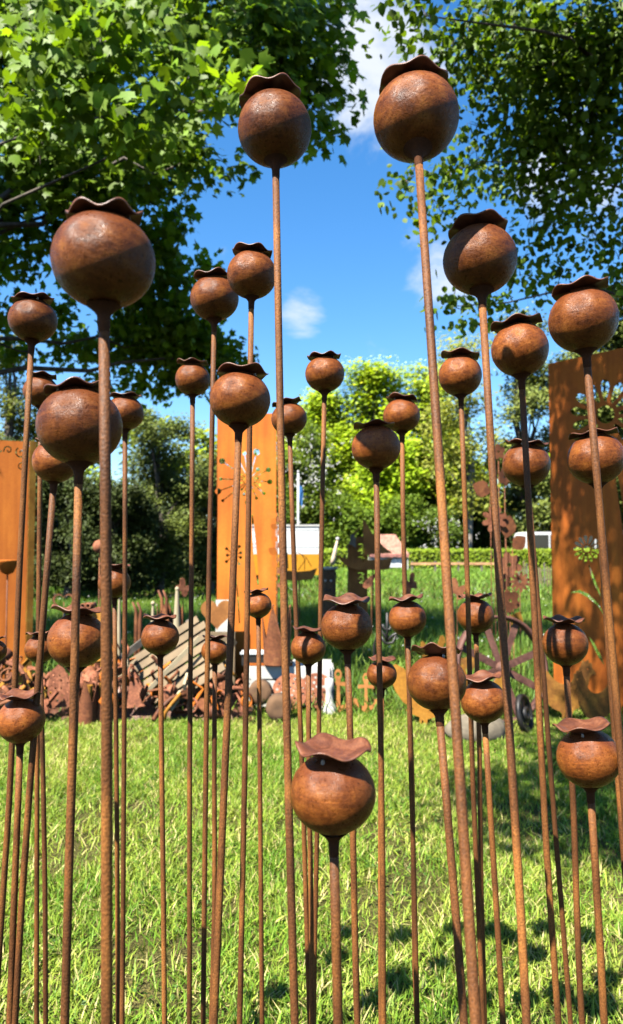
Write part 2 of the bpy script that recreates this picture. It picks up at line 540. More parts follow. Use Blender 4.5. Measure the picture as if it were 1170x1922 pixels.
M_leafd = leafmat('needle_leaf', 0.15, (1.1, 1.1, 0.6), 0.6, 0.2)
M_grass = leafmat('grass_blade', 0.30, (1.15, 1.1, 0.55), 0.55, 0.25)
M_petal = plain('white_petal', (0.82, 0.82, 0.76), 0.7, 0.04, 3)


def ground_material():
    m, n, l, bs, out = new_mat('lawn_soil')
    t = n.new('ShaderNodeTexCoord')
    a = n.new('ShaderNodeTexNoise'); a.inputs['Scale'].default_value = 1.3; a.inputs['Detail'].default_value = 10
    a.inputs['Roughness'].default_value = 0.7
    b = n.new('ShaderNodeTexNoise'); b.inputs['Scale'].default_value = 120; b.inputs['Detail'].default_value = 8; b.inputs['Roughness'].default_value = .7
    l.new(t.outputs['Object'], a.inputs['Vector']); l.new(t.outputs['Object'], b.inputs['Vector'])
    r1 = ramp(n, [(0.3, (0.075, 0.062, 0.030)), (0.5, (0.115, 0.115, 0.035)), (0.72, (0.19, 0.165, 0.07))], K_ALB)
    l.new(a.outputs['Fac'], r1.inputs[0])
    r2 = ramp(n, [(0.40, (0.22, 0.19, 0.16)), (0.5, (0.8, 0.8, 0.75)), (0.62, (1.9, 1.7, 1.3))])
    l.new(b.outputs['Fac'], r2.inputs[0])
    mx = n.new('ShaderNodeMix'); mx.data_type = 'RGBA'; mx.blend_type = 'MULTIPLY'; mx.inputs['Factor'].default_value = 1
    l.new(r1.outputs[0], mx.inputs['A']); l.new(r2.outputs[0], mx.inputs['B'])
    l.new(mx.outputs['Result'], bs.inputs['Base Color'])
    bs.inputs['Roughness'].default_value = 0.95
    bs.inputs['Specular IOR Level'].default_value = 0.1
    bp = n.new('ShaderNodeBump'); bp.inputs['Strength'].default_value = 0.8; bp.inputs['Distance'].default_value = 0.02
    l.new(b.outputs['Fac'], bp.inputs['Height']); l.new(bp.outputs[0], bs.inputs['Normal'])
    return m


# ------------------------------------------------------------------ ground
g = MB()
nx, ny = 60, 60
xs = [math.copysign(abs(q) ** 2.2 * 400, q) for q in np.linspace(-1, 1, nx)]
ys = [-30 + (q ** 2.4) * 800 for q in np.linspace(0, 1, ny)]
gv = [(x, y, 0.0) for y in ys for x in xs]
gf = [(j * nx + i, j * nx + i + 1, (j + 1) * nx + i + 1, (j + 1) * nx + i) for j in range(ny - 1) for i in range(nx - 1)]
g.add(gv, gf)
go = g.build('ground', ground_material())
tag(go, kind='structure')


# ------------------------------------------------------------------ vegetation engine (numpy)
def tri_mesh(name, V, T, C, mat, parent=None, smooth=False):
    """V (n,3) T (m,3) C (n,3) -> mesh object with colour attribute Col"""
    me = bpy.data.meshes.new(name)
    me.vertices.add(len(V)); me.vertices.foreach_set('co', V.astype(np.float32).ravel())
    me.loops.add(len(T) * 3); me.loops.foreach_set('vertex_index', T.astype(np.int32).ravel())
    me.polygons.add(len(T))
    me.polygons.foreach_set('loop_start', np.arange(0, len(T) * 3, 3, dtype=np.int32))
    me.update(calc_edges=True)
    ca = me.color_attributes.new('Col', 'FLOAT_COLOR', 'POINT')
    ca.data.foreach_set('color', np.concatenate([C * K_ALB, np.ones((len(C), 1))], 1).astype(np.float32).ravel())
    return mesh_obj(name, me, mat, parent)


def maple_leaf():
    # half outline (y = along the leaf), mirrored; pts as fan round (0, .42)
    half = [(0.0, 1.0), (0.12, 0.72), (0.22, 0.75), (0.18, 0.58), (0.54, 0.68), (0.40, 0.42), (0.36, 0.13), (0.0, 0.06)]
    pts = half + [(-x, y) for x, y in half[-2:0:-1]]
    V = [(0, 0.42, 0.0)] + [(x, y, -0.35 * x * x - 0.10 * (y - .4) ** 2) for x, y in pts]
    n = len(pts)
    T = [(0, 1 + i, 1 + (i + 1) % n) for i in range(n)]
    return np.array(V), np.array(T)


def oval_leaf():
    V = [(0, 0, 0), (0.30, 0.22, -.05), (0.40, 0.52, -.06), (0.22, 0.84, -.04), (0, 1.06, -.05), (-0.22, 0.84, -.04), (-0.40, 0.52, -.06), (-0.30, 0.22, -.05), (0, 0.5, 0.04)]
    T = [(8, i, (i + 1) % 8) for i in range(8)]
    return np.array(V), np.array(T)


def diamond_leaf():
    V = [(0, 0, 0), (0.36, 0.45, -.07), (0, 1.0, 0), (-0.36, 0.45, -.07)]
    T = [(0, 1, 2), (0, 2, 3)]
    return np.array(V), np.array(T)


def place_leaves(tmpl, pos, nrm, size, colr):
    """leaf at pos with normal nrm; tip hangs downwards"""
    LV, LT = tmpl
    n = len(pos)
    nrm = nrm / np.linalg.norm(nrm, axis=1, keepdims=True)
    down = np.tile(np.array([0, 0, -1.0]), (n, 1)) + NR.normal(0, 0.75, (n, 3))
    tip = down - (down * nrm).sum(1, keepdims=True) * nrm
    tip /= np.linalg.norm(tip, axis=1, keepdims=True)
    side = np.cross(tip, nrm)
    V = (pos[:, None, :] + size[:, None, None] * (LV[None, :, 0:1] * side[:, None, :] + LV[None, :, 1:2] * tip[:, None, :] + LV[None, :, 2:3] * NR.uniform(-.6, 2.2, (n, 1, 1)) * nrm[:, None, :]))
    T = LT[None] + (np.arange(n) * len(LV))[:, None, None]
    C = np.repeat(colr[:, None, :], len(LV), 1)
    return V.reshape(-1, 3), T.reshape(-1, 3), C.reshape(-1, 3)


def leaf_cols(n, base, var=0.25, yel=0.25):
    b = np.array(base)[None, :]
    c = b * (1 + NR.normal(0, var, (n, 1))).clip(0.45, 1.8)
    y = NR.random((n, 1)) * yel
    return (c * (1 - y) + c * np.array([[1.9, 1.25, 0.8]]) * y).clip(0.003, 0.8)


SUNV = np.array(SUN)


def sprays(clumps, per_m3, leaf_n, spray_r):
    """clumps: (center, radii, density) -> list of spray centres + owning clump centre"""
    out = []
    for c, r, d in clumps:
        vol = 4.19 * r[0] * r[1] * r[2]
        k = max(3, int(per_m3 * vol * d))
        for _ in range(k):
            while True:
                q = NR.uniform(-1, 1, 3)
                if np.dot(q, q) < 1: break
            out.append((np.array(c) + q * np.array(r), np.array(c)))
    return out


def tree_crown(name, parent, clumps, tmpl, per_m3, leaf_n, spray_r, size, col, mat, light=0.75, flat=0.55, twig_mat=None, twig_r=0.004, var=0.25, yel=0.25, centre=None, outw=0.0):
    sp = sprays(clumps, per_m3, leaf_n, spray_r)
    pos, nr = [], []
    for p, c in sp:
        k = max(3, int(leaf_n * NR.uniform(0.6, 1.4)))
        d = NR.normal(0, 1, (k, 3)).clip(-1.5, 1.5) * np.array([spray_r, spray_r, spray_r * flat])
        pos.append(p + d)
        base = np.array([0, 0, 0.55 if centre is None else .1]) + SUNV * light + NR.normal(0, 0.25, 3)
        if centre is not None:
            ov = p - np.array(centre); base = base + outw * ov / np.linalg.norm(ov)
        nr.append(base[None] + NR.normal(0, 0.45 if centre is None else .62, (k, 3)))
    pos, nr = np.concatenate(pos), np.concatenate(nr)
    n = len(pos)
    s = size * NR.uniform(0.55, 1.25, n)
    V, T, C = place_leaves(tmpl, pos, nr, s, leaf_cols(n, col, var, yel))
    o = tri_mesh(name, V, T, C, mat, parent)
    tw = None
    if twig_mat is not None:
        t = MB()
        for p, c in sp:
            c2 = c + (p - c) * 0.15
            mid = (p + c2) / 2 + NR.normal(0, 0.05, 3) + np.array([0, 0, 0.06])
            t.tube([Vector(c2), Vector(mid), Vector(p)], [twig_r * 1.6, twig_r, twig_r * 0.5], 3, cap=False)
        tw = t.build('twigs', twig_mat, parent)
        tw['kind'] = 'stuff'
    return o, tw


def limb_path(a, b, sag=0.3, n=9, wob=0.12):
    a, b = Vector(a), Vector(b)
    L_ = (b - a).length
    pts = []
    for i in range(n):
        t = i / (n - 1)
        p = a.lerp(b, t)
        p.z += sag * math.sin(t * math.pi)
        if 0 < i < n - 1:
            p += Vector((R.gauss(0, 1), R.gauss(0, 1), R.gauss(0, .6))) * wob * 0.55 * L_ / 3
        pts.append(p)
    return pts


def clump_px(px, py, D, rx, ry, d=1.0, depth=None):
    c = P(px, py, D)
    s = D / F
    return (tuple(c), (rx * s, depth if depth else max(rx, ry) * s * 0.9, ry * s), d)


# ---- maple overhanging from the left
MX = Vector((-5.2, 8.2, 0))
mt = empty('maple_tree', MX, 'large maple with lobed leaves hanging into the upper left sky', 'tree')
maple_px = [
    (40, 40, 6.0, 110, 90, 1.2), (190, 90, 5.6, 120, 80, 1.3), (90, 170, 5.6, 120, 70, 1.2), (330, 40, 6.6, 110, 70, 1.1),
    (230, 210, 5.6, 110, 60, 1.2), (390, 170, 5.8, 85, 70, 1.1), (480, 50, 7.0, 100, 70, 1.2), (560, 110, 7.6, 85, 80, 1.2), (620, 40, 7.6, 60, 55, 1.2),
    (625, 170, 7.8, 45, 65, 1.1), (590, 255, 7.8, 45, 30, 0.9), (480, 190, 7.4, 70, 60, 1.1), (400, 285, 7.6, 70, 42, 1.1), (330, 300, 7.6, 60, 35, 1.0),
    (60, 280, 7.2, 95, 75, 1.2), (170, 320, 7.8, 110, 60, 1.2), (290, 360, 8.6, 70, 50, 1.1), (330, 430, 9.2, 50, 45, 1.1), (60, 390, 8.4, 90, 55, 1.1),
    (250, 460, 9.4, 80, 55, 1.1), (30, 500, 9.0, 50, 30, 0.8), (330, 500, 9.8, 60, 35, 1.0), (60, 590, 10.0, 80, 26, 0.8),
    (270, 570, 10.2, 80, 45, 1.1), (370, 590, 10.2, 70, 40, 1.1), (300, 640, 10.6, 110, 45, 1.2), (410, 660, 10.8, 70, 40, 1.1), (450, 710, 11.0, 50, 34, 1.0),
    (330, 715, 11.2, 70, 36, 1.1), (180, 650, 10.8, 70, 40, 0.9), (60, 660, 10.6, 70, 30, 0.8), (240, 720, 11.4, 60, 22, 0.8),
    (110, 470, 8.8, 40, 40, .7),
]
mcl = [clump_px(*q) for q in maple_px]
# crown going on above and to the left of the frame
for c, r, d in [((-3.4, 7.2, 7.8), (1.2, .9, .6), .8), ((-5.0, 7.4, 7.0), (1.5, 1.4, 1.1), .8), ((-2.2, 7.6, 8.0), (1.2, 1.2, .8), .8), ((-5.4, 9.6, 5.4), (1.4, 1.3, 1.2), .8),
                ((-4.0, 9.2, 8.6), (1.7, 1.6, 1.1), .35), ((-1.4, 8.8, 7.6), (1.2, 1.1, .7), .4), ((-6.4, 7.6, 5.4), (1.3, 1.3, 1.2), .35), 
                ((-4.4, 6.2, 4.4), (1.0, 1.0, .9), .5), ((-5.2, 8.0, 3.9), (.9, 1.2, .8), .5), ((-0.6, 9.6, 8.2), (1.0, 1.0, .6), .35), ((-1.0, 6.4, 8.2), (1.0, .8, .5), .9), ((-3.4, 7.9, 7.0), (1.4, .9, .6), .9), ((-2.6, 8.8, 6.2), (1.2, .8, .5), .9), ((-.2, 7.0, 8.6), (.9, .7, .4), .7)]:
    mcl.append((c, r, d))
tree_crown('crown', mt, [((c[0] - MX.x, c[1] - MX.y, c[2]), r, d) for c, r, d in mcl], maple_leaf(), 36, 32, 0.165, 0.126, (0.155, 0.29, 0.02), M_leaf, light=0.4, flat=0.7, twig_mat=M_barkm, centre=(1.6, 4.5, 6.5), outw=.8)
tr = MB()
tr.tube([(0, 0, -.1), (0.03, .02, .25), (0.06, 0.0, 1.2), (0.1, -.05, 2.4), (0.3, -.1, 3.6), (.5, -.3, 5.2), (.7, -.5, 7.2), (.9, -.4, 9.0)], [.46, .36, .30, .27, .24, .18, .10, .03], 14)
for tgt, r0 in [((190, 90, 5.6), .028), ((390, 170, 5.8), .028), ((560, 110, 7.6), .04), ((290, 360, 8.6), .035), ((300, 640, 10.6), .05), ((60, 390, 8.4), .06), ((450, 700, 11.0), .05), ((400, 285, 7.6), .05), ((60, 660, 10.6), .05), ((625, 170, 7.8), .05)]:
    e = P(*tgt) - MX
    a = Vector((.12 + R.uniform(0, .4), -.1, max(2.4, e.z * .72)))
    pts = limb_path(a, e, 0.25)
    tr.tube(pts, [r0 * (1 - .85 * i / (len(pts) - 1)) for i in range(len(pts))], 8)
tr.build('trunk', M_barkm, mt)

# ---- lime tree overhanging from the right
LX = Vector((5.2, 6.8, 0))
lt = empty('lime_tree', LX, 'lime tree with small rounded leaves hanging into the upper right sky', 'tree')
lime_px = [
    (745, 55, 4.4, 26, 34, 1.0), (800, 30, 4.6, 50, 36, .9), (870, 60, 5.0, 70, 55, 1.0), (960, 50, 5.2, 80, 60, 1.0), (1060, 60, 5.2, 90, 70, 1.2), (1150, 90, 5.2, 70, 80, 1.2),
    (830, 100, 5.0, 40, 25, .8), (920, 150, 5.2, 70, 50, 1.0), (1020, 170, 5.4, 80, 55, 1.1), (1120, 210, 5.4, 80, 60, 1.1), (900, 230, 5.4, 45, 45, 1.0), (980, 260, 5.6, 75, 50, 1.1),
    (1080, 310, 5.6, 80, 50, 1.0), (900, 310, 5.6, 60, 36, 1.0), (830, 330, 5.2, 40, 24, .9), (762, 340, 5.0, 26, 14, .8), (1150, 380, 5.6, 50, 45, .9), (980, 350, 5.8, 60, 36, .9), (830, 400, 5.2, 26, 26, .9),
    (1050, 390, 5.8, 60, 30, .8), (1120, 440, 5.8, 50, 26, .8), (1000, 430, 5.8, 50, 32, .8), (1010, 480, 6.0, 45, 22, .7), (960, 530, 5.8, 40, 20, .7), (1040, 510, 6.0, 40, 16, .6), (1160, 490, 5.8, 30, 30, .8),
    (1090, 130, 5.8, 90, 60, 1.0), (1000, 90, 5.9, 90, 50, .9), (1130, 290, 6.0, 60, 50, .9), (930, 80, 5.7, 70, 50, .7), (1040, 240, 6.0, 70, 45, .9), (950, 330, 6.1, 60, 35, .7), (1090, 380, 6.2, 60, 30, .7),
    (850, 575, 5.4, 42, 20, .8), (910, 565, 5.6, 40, 18, .7), (1150, 545, 5.8, 30, 24, .7),
]
lime_px = [(a_, b_, d_, e_, f_, g_ * 1.45) for a_, b_, d_, e_, f_, g_ in lime_px]
lcl = [clump_px(*q) for q in lime_px]
for c, r, d in [((1.3, 4.1, 5.4), (.8, .5, .4), .7), ((2.2, 4.4, 5.6), (1.0, .8, .5), .2), ((3.2, 5.6, 6.6), (1.3, 1.2, .9), .2), ((4.4, 6.2, 4.6), (1.3, 1.2, 1.3), .2),
                ((4.2, 5.4, 7.6), (1.4, 1.4, .9), .12), ((5.6, 7.2, 6.6), (1.5, 1.5, 1.4), .12), ((3.6, 4.6, 4.6), (.9, .8, .8), .2), ((-.85, .95, 4.2), (.36, .36, .14), 2.2), ((-.55, 1.5, 4.25), (.4, .42, .15), 2.4), ((-.20, 2.2, 4.3), (.45, .45, .16), 2.4), ((-1.06, 1.44, 4.25), (.3, .34, .14), 1.8), ((-.95, 1.75, 8.4), (.9, .8, .35), .42), ((-.2, 2.6, 8.0), (.8, .6, .35), .4), ((.15, 2.6, 4.6), (.5, .45, .2), 1.2), ((.45, 3.1, 5.0), (.5, .42, .25), .8), ((.9, 3.8, 5.1), (.55, .5, .25), .8), ((.1, 2.5, 5.0), (.4, .35, .2), .6), ((1.4, 4.2, 5.3), (.5, .45, .25), .7)]:
    lcl.append((c, r, d))
tree_crown('crown', lt, [((c[0] - LX.x, c[1] - LX.y, c[2]), r, d) for c, r, d in lcl], oval_leaf(), 150, 26, 0.125, 0.064, (0.115, 0.215, 0.016), M_leaf, light=0.3, flat=0.85, twig_mat=M_barkm, twig_r=.003, centre=(-1.5, 1.5, 5.5), outw=.5)
tr = MB()
tr.tube([(0, 0, -.1), (0, .02, .25), (-.05, 0.0, 1.2), (-.1, -.05, 2.6), (-.25, -.1, 3.8), (-.4, -.3, 5.4), (-.5, -.4, 7.4), (-.4, -.4, 9)], [.42, .33, .28, .25, .22, .16, .09, .03], 14)
for tgt, r0 in [((1060, 60, 5.2), .035), ((1150, 90, 5.2), .045), ((900, 230, 5.4), .02), ((830, 330, 5.2), .014), ((1080, 310, 5.6), .02), ((1000, 430, 5.8), .016), ((850, 575, 5.4), .02), ((1150, 545, 5.8), .02), ((800, 30, 4.6), .03)]:
    e = P(*tgt) - LX
    a = Vector((-.12 - R.uniform(0, .3), -.1, max(2.8, min(6.0, e.z * .95))))
    pts = limb_path(a, e, 0.3)
    tr.tube(pts, [r0 * (1.4 - 1.25 * i / (len(pts) - 1)) for i in range(len(pts))], 7)
for c in ((-.55, 1.5, 4.25), (-.85, .95, 4.2), (.15, 2.6, 4.6), (.85, 3.8, 5.1), (2.2, 4.4, 5.6)):
    pts = limb_path((-.3, -.2, 4.6), Vector(c) - LX, 0.5)
    tr.tube(pts, [.05 * (1.3 - 1.15 * i / (len(pts) - 1)) for i in range(len(pts))], 6)
tr.build('trunk', M_barkm, lt)


# ---- trees and shrubs standing behind the meadow
def bg_tree(name, label, cat, px, D, top, bottom, rx, col, n_clump, leaf, dens=1.0, mat=None, cone=0.0, trunk=True, bark_m=None, group=None, stem_px=None, light=.6, flat=.8, yel=.25, sprayr=None, leafn=16, seed=None, ns=700):
    c0 = Vector((X(px, D), D, 0))
    o = empty(name, c0, label, cat, group)
    ztop, zbot = P(px, top, D).z, max(0.05, P(px, bottom, D).z)
    rw = rx * D / F
    cl = []
    for i in range(n_clump):
        t = (i + .5) / n_clump
        z = zbot + (ztop - zbot) * t
        prof = math.sin(math.pi * (0.18 + 0.72 * t)) if not cone else (1 - t) * cone + (1 - cone) * math.sin(math.pi * (0.2 + .7 * t))
        for _ in range(3):
            a = R.uniform(0, 6.28)
            rr = rw * prof * R.uniform(.25, .72)
            q = rw * R.uniform(.26, .42) * (0.6 + .4 * prof)
            zz = min(max(z + R.uniform(-.08, .08) * (ztop - zbot), zbot + q * .5), ztop - q * .5)
            cl.append(((math.cos(a) * rr, math.sin(a) * rr, zz), (q, q, q * .72), dens))
    sr = sprayr or leaf * 1.7
    vol = sum(4.19 * r[0] * r[1] * r[2] for _, r, _ in cl)
    per = ns / vol
    tree_crown('crown', o, cl, diamond_leaf(), per, leafn, sr, leaf, col, mat or M_leaf, light=light, flat=flat, yel=yel)
    if trunk:
        t = MB()
        h = ztop - zbot
        rt = 0.018 * ztop + .04
        t.tube([(0, 0, -.1), (0, 0, .2), (.03 * h, 0, zbot + h * .25), (-.02 * h, .02 * h, zbot + h * .55), (0, 0, ztop - h * .08)], [rt * 1.3, rt, rt * .8, rt * .5, rt * .12], 9)
        for c, r, _ in cl[::2]:
            b = Vector((0, 0, zbot * .8 + (c[2] - zbot) * .55))
            pts = limb_path(b, c, .1, 4)
            t.tube(pts, [rt * .35, rt * .25, rt * .16, rt * .05], 5)
        t.build('trunk', bark_m or M_barkm, o)
    return o


BRI = (0.40, 0.60, 0.03)
OLI = (0.30, 0.36, 0.07)
DRK = (0.045, 0.068, 0.014)
GRP = 'trees behind the meadow'
bg_tree('bright_tree', 'tallest bright yellow-green tree right behind the centre pods', 'tree', 708, 68, 688, 1020, 110, BRI, 10, .40, ns=1900, light=1.1, group=GRP, leafn=22)
bg_tree('bright_tree', 'bright green tree left of the tallest one, above the white trailer', 'tree', 628, 70, 735, 1020, 90, (0.37, 0.56, 0.03), 8, .40, ns=1700, light=1.1, group=GRP, leafn=20)
bg_tree('bright_tree', 'bright green tree behind the tall pole, right of centre', 'tree', 808, 72, 690, 1020, 95, (0.40, 0.58, 0.05), 8, .40, ns=1700, light=1.1, group=GRP, leafn=20)
bg_tree('bright_tree', 'lower bright green tree behind the ship sculpture', 'tree', 730, 62, 840, 1030, 80, (0.36, 0.58, 0.025), 6, .36, ns=1400, light=1.1, group=GRP, leafn=20)
bg_tree('bright_tree', 'bright green tree at the left end of the bright row, behind the trailer', 'tree', 560, 74, 775, 1020, 70, (0.33, 0.46, 0.03), 7, .40, ns=1200, light=1.1, group=GRP, leafn=18)
bg_tree('bright_tree', 'low bright green tree beside the olive tree', 'tree', 860, 70, 800, 1030, 60, (0.31, 0.44, 0.03), 6, .38, ns=1000, light=1.1, group=GRP, leafn=18)
bg_tree('olive_tree', 'airy olive green tree with a pale grey trunk behind the rail', 'tree', 876, 60, 630, 960, 95, OLI, 9, .34, ns=800, dens=.7, bark_m=M_barkg, group=GRP, leafn=13)
bg_tree('conifer', 'dark feathery conifer left of the dappled orange panel', 'tree', 985, 64, 590, 1045, 95, (0.15, 0.20, 0.04), 10, .34, ns=1300, mat=M_leafd, group=GRP, leafn=24, cone=.35)
bg_tree('conifer', 'dark conifer rising behind the dappled orange panel', 'tree', 1140, 65, 560, 1050, 115, (0.15, 0.20, 0.04), 11, .38, ns=2000, mat=M_leafd, group=GRP, leafn=26)
bg_tree('olive_tree', 'pale olive tree at the left edge above the orange panel', 'tree', 15, 26, 610, 1050, 90, (0.15, 0.19, 0.05), 9, .16, group=GRP, leafn=20, dens=.9)
bg_tree('yew_tree', 'dark rounded yew right of the left panel, tallest of the yews', 'tree', 300, 19, 772, 1095, 105, (0.10, 0.14, 0.022), 9, .085, mat=M_leafd, group='dark yews behind the meadow', leafn=44, light=.8)
bg_tree('yew_tree', 'dark yew just beside the left orange panel', 'tree', 130, 18, 840, 1095, 105, DRK, 8, .085, mat=M_leafd, group='dark yews behind the meadow', leafn=40)
bg_tree('yew_tree', 'dark yew between the tallest yew and the centre panel', 'tree', 395, 21, 850, 1080, 70, (0.12, 0.16, 0.028), 7, .085, mat=M_leafd, group='dark yews behind the meadow', leafn=30)
bg_tree('yew_tree', 'low dark yew filling the gap behind the left pods', 'tree', 215, 17.5, 900, 1100, 100, DRK, 7, .085, mat=M_leafd, group='dark yews behind the meadow', leafn=40)
bg_tree('yew_tree', 'dark yew behind the left orange panel', 'tree', 20, 19, 830, 1095, 90, (0.05, 0.08, 0.022), 7, .085, mat=M_leafd, group='dark yews behind the meadow', leafn=34)


def blossom(o, n, rx, z0, z1, size):
    pos = np.stack([NR.normal(0, rx * .5, n), NR.normal(-rx * .5, rx * .4, n), NR.uniform(z0, z1, n)], 1)
    k = 4
    pos = (pos[:, None, :] + NR.normal(0, size * .8, (n, k, 3))).reshape(-1, 3)
    nr = np.tile(np.array([[-.3, -.7, .6]]), (len(pos), 1)) + NR.normal(0, .5, (len(pos), 3))
    V, T, C = place_leaves(diamond_leaf(), pos, nr, np.full(len(pos), size), np.full((len(pos), 3), .8) * NR.uniform(.8, 1, (len(pos), 1)))
    tri_mesh('blossom', V, T, C, M_leaf, o)


b = bg_tree('blossoming_tree', 'tree flecked with white blossom beside the flagpole', 'tree', 585, 60, 800, 1030, 70, (0.13, 0.21, 0.03), 7, .3, leafn=16)
blossom(b, 170, 2.8, 3.4, 10.6, .17)
b = bg_tree('flowering_shrub', 'low shrub with white flowers in front of the bright trees', 'shrub', 810, 60, 960, 1050, 75, (0.15, 0.25, 0.04), 4, .24, light=1.1, trunk=False, leafn=14)
blossom(b, 60, 2.6, 1.2, 3.8, .14)
bg_tree('shrub', 'dark green shrub between the ship sculpture and the trailer', 'shrub', 650, 59, 940, 1055, 75, (0.16, 0.27, 0.03), 5, .26, light=1.1, trunk=False, leafn=18)
bg_tree('shrub', 'dark green shrub behind the red roofed stall', 'shrub', 745, 60, 940, 1050, 70, (0.16, 0.27, 0.03), 5, .26, light=1.1, trunk=False, leafn=18)
bg_tree('shrub', 'green shrub behind the trailer', 'shrub', 520, 60, 880, 1060, 75, (0.15, 0.25, 0.03), 6, .28, light=1.1, trunk=False, leafn=20)
bg_tree('shrub', 'dark shrub around the grey trunk', 'shrub', 905, 63, 930, 1045, 65, (0.06, 0.105, 0.02), 5, .26, trunk=False, leafn=18)

for lab, px_, D_, tp, rx_ in (('low dark yew behind the ball stake, filling between the yews', 205, 22, 940, 110), ('low dark yew between the left panel and the ball stake', 95, 23, 930, 100), ('low dark yew left of the centre panel', 345, 23, 945, 90)):
    bg_tree('yew_tree', lab, 'tree', px_, D_, tp, 1100, rx_, DRK, 5, .11, mat=M_leafd, group='dark yews behind the meadow', leafn=40)
# far wood as one mass
wcl = [((X(px, 85), 85 + R.uniform(-4, 4), P(px, R.uniform(820, 960), 85).z), (5, 4, R.uniform(3, 5)), 1) for px in range(-500, 1700, 55)]
wcl += [((X(px, 85), 86, 2.5), (5, 3, 3.2), 1.2) for px in range(-500, 1700, 55)]
o, _ = tree_crown('far_wood', None, wcl, diamond_leaf(), .2, 24, .85, .8, (0.28, 0.40, 0.035), M_leaf, light=1.1)
tag(o, 'far wood closing the view behind the meadow', 'wood', kind='stuff')

# clipped hedge
h = empty('hedge', (11, 54, 0), 'long clipped bright green hedge at the far end of the meadow', 'hedge')
n = 16000
pos = np.stack([NR.uniform(-15, 22, n), NR.uniform(-.6, .6, n), NR.uniform(.05, 1.32, n)], 1)
side = NR.random(n) < .5
pos[side, 1] = -.6 + NR.normal(0, .05, side.sum())
pos[~side, 2] = 1.3 + NR.normal(0, .05, (~side).sum())
V, T, C = place_leaves(diamond_leaf(), pos, np.tile([[-.2, -.6, .6]], (n, 1)) + NR.normal(0, .5, (n, 3)), NR.uniform(.12, .24, n), leaf_cols(n, (0.26, 0.40, 0.03), .2, .3))
tri_mesh('foliage', V, T, C, M_leaf, h)
hb = MB(); hb.box(-14.9, 21.9, -.5, .5, 0, 1.22); hb.build('branch_core', plain('hedge_core', (0.04, 0.06, 0.015), .9), h)


# ------------------------------------------------------------------ far objects
def trailer():
    D = 30.0
    x0, x1 = X(455, D), X(599, D)
    o = empty('trailer', ((x0 + x1) / 2, D, 0), 'white box trailer with a yellow lower band standing in the meadow', 'trailer')
    w = (x1 - x0) / 2
    zt, zm, zb = P(0, 988, D).z, P(0, 1040, D).z, P(0, 1079, D).z
    b = MB(); b.box(-w, w, -.02, 2.0, zm + .003, zt); b.build('body', M_white, o)
    b = MB(); b.box(-w, w, -.03, 2.0, zb, zm); b.build('yellow_band', M_yellow, o)
    b = MB(); b.box(-w - .03, w + .03, -.06, 2.05, zt + .003, zt + .07); b.build('roof_edge', M_whitepaint, o)
    for zz in (zm + .28, zt - .14):
        b = MB(); b.box(-w + .02, w - .02, -.035, -.022, zz, zz + .03); b.build('trim_strip', M_greypaint, o)
    b = MB(); b.box(-w + .25, w - 1.35, -.034, -.022, zm + .42, zt - .25); b.build('side_panel', M_greypaint, o)
    for xx in (-w * .45, w * .35):
        M = Matrix.Translation((xx, .12, .31)) @ Matrix.Rotation(math.pi / 2, 4, 'X')
        t = MB(); t.lathe([(.18, -.1), (.27, -.1), (.31, -.06), (.31, .06), (.27, .1), (.18, .1)], 20, M, close=True)
        wh = t.build('wheel', M_rubber, o)
        t = MB(); t.lathe([(.02, .08), (.18, .09), (.19, .04)], 16, M); t.build('rim', M_greypaint, wh)


trailer()
D = 34.0
fp = empty('flagpole', (X(560, D), D, 0), 'white flagpole behind the trailer with a blue flag hanging down', 'flagpole')
b = MB(); b.tube([(0, 0, 0), (0, 0, 2.5), (0, 0, P(0, 888, D).z)], [.06, .055, .045], 10); b.build('pole', M_white, fp)
b = MB(); b.lathe([(.001, .08), (.06, .05), (.06, 0), (.001, -.03)], 10, Matrix.Translation((0, 0, P(0, 886, D).z))); b.build('finial', M_white, fp)
fl = MB()
zt, zb = P(0, 908, D).z, P(0, 942, D).z
rows = 8
vv = []
for i in range(rows + 1):
    for j in range(6):
        vv.append((.05 + j * .035 * (1 - .3 * i / rows), .05 * math.sin(j * 1.7 + i * .4), zt + (zb - zt) * i / rows - .05 * j))
fl.add(vv, [(i * 6 + j, i * 6 + j + 1, i * 6 + j + 7, i * 6 + j + 6) for i in range(rows) for j in range(5)], True)
fl.build('flag', M_blue, fp)

# white bus behind the hedge
D = 57.0
bx0 = X(972, D)
bo = empty('bus', (bx0 + 4.5, D, 0), 'white bus with dark windows parked beyond the hedge at right', 'bus')
zt = P(0, 999, D).z
b = MB()
prof = [(-4.5, .35), (-4.5, zt - .35), (-4.38, zt - .08), (-4.2, zt), (4.3, zt), (4.5, zt - .3), (4.5, .35)]
me = plate_mesh('body', [prof], 2.2)
mesh_obj('body', me, M_white, bo)
for i in range(5):
    b = MB(); b.box(-4.1 + i * 1.72, -4.1 + i * 1.72 + 1.6, -1.125, -1.105, 1.15, zt - .22); b.build('window', M_glass, bo)
b = MB(); b.box(-4.4, 4.4, -1.13, -1.105, .75, .95); b.build('side_stripe', M_blue, bo)
for xx in (-2.8, 2.7):
    M = Matrix.Translation((xx, -1.0, .42)) @ Matrix.Rotation(math.pi / 2, 4, 'X')
    t = MB(); t.lathe([(.02, .12), (.25, .12), (.42, .1), (.42, -.1), (.25, -.12)], 18, M); t.build('wheel', M_rubber, bo)

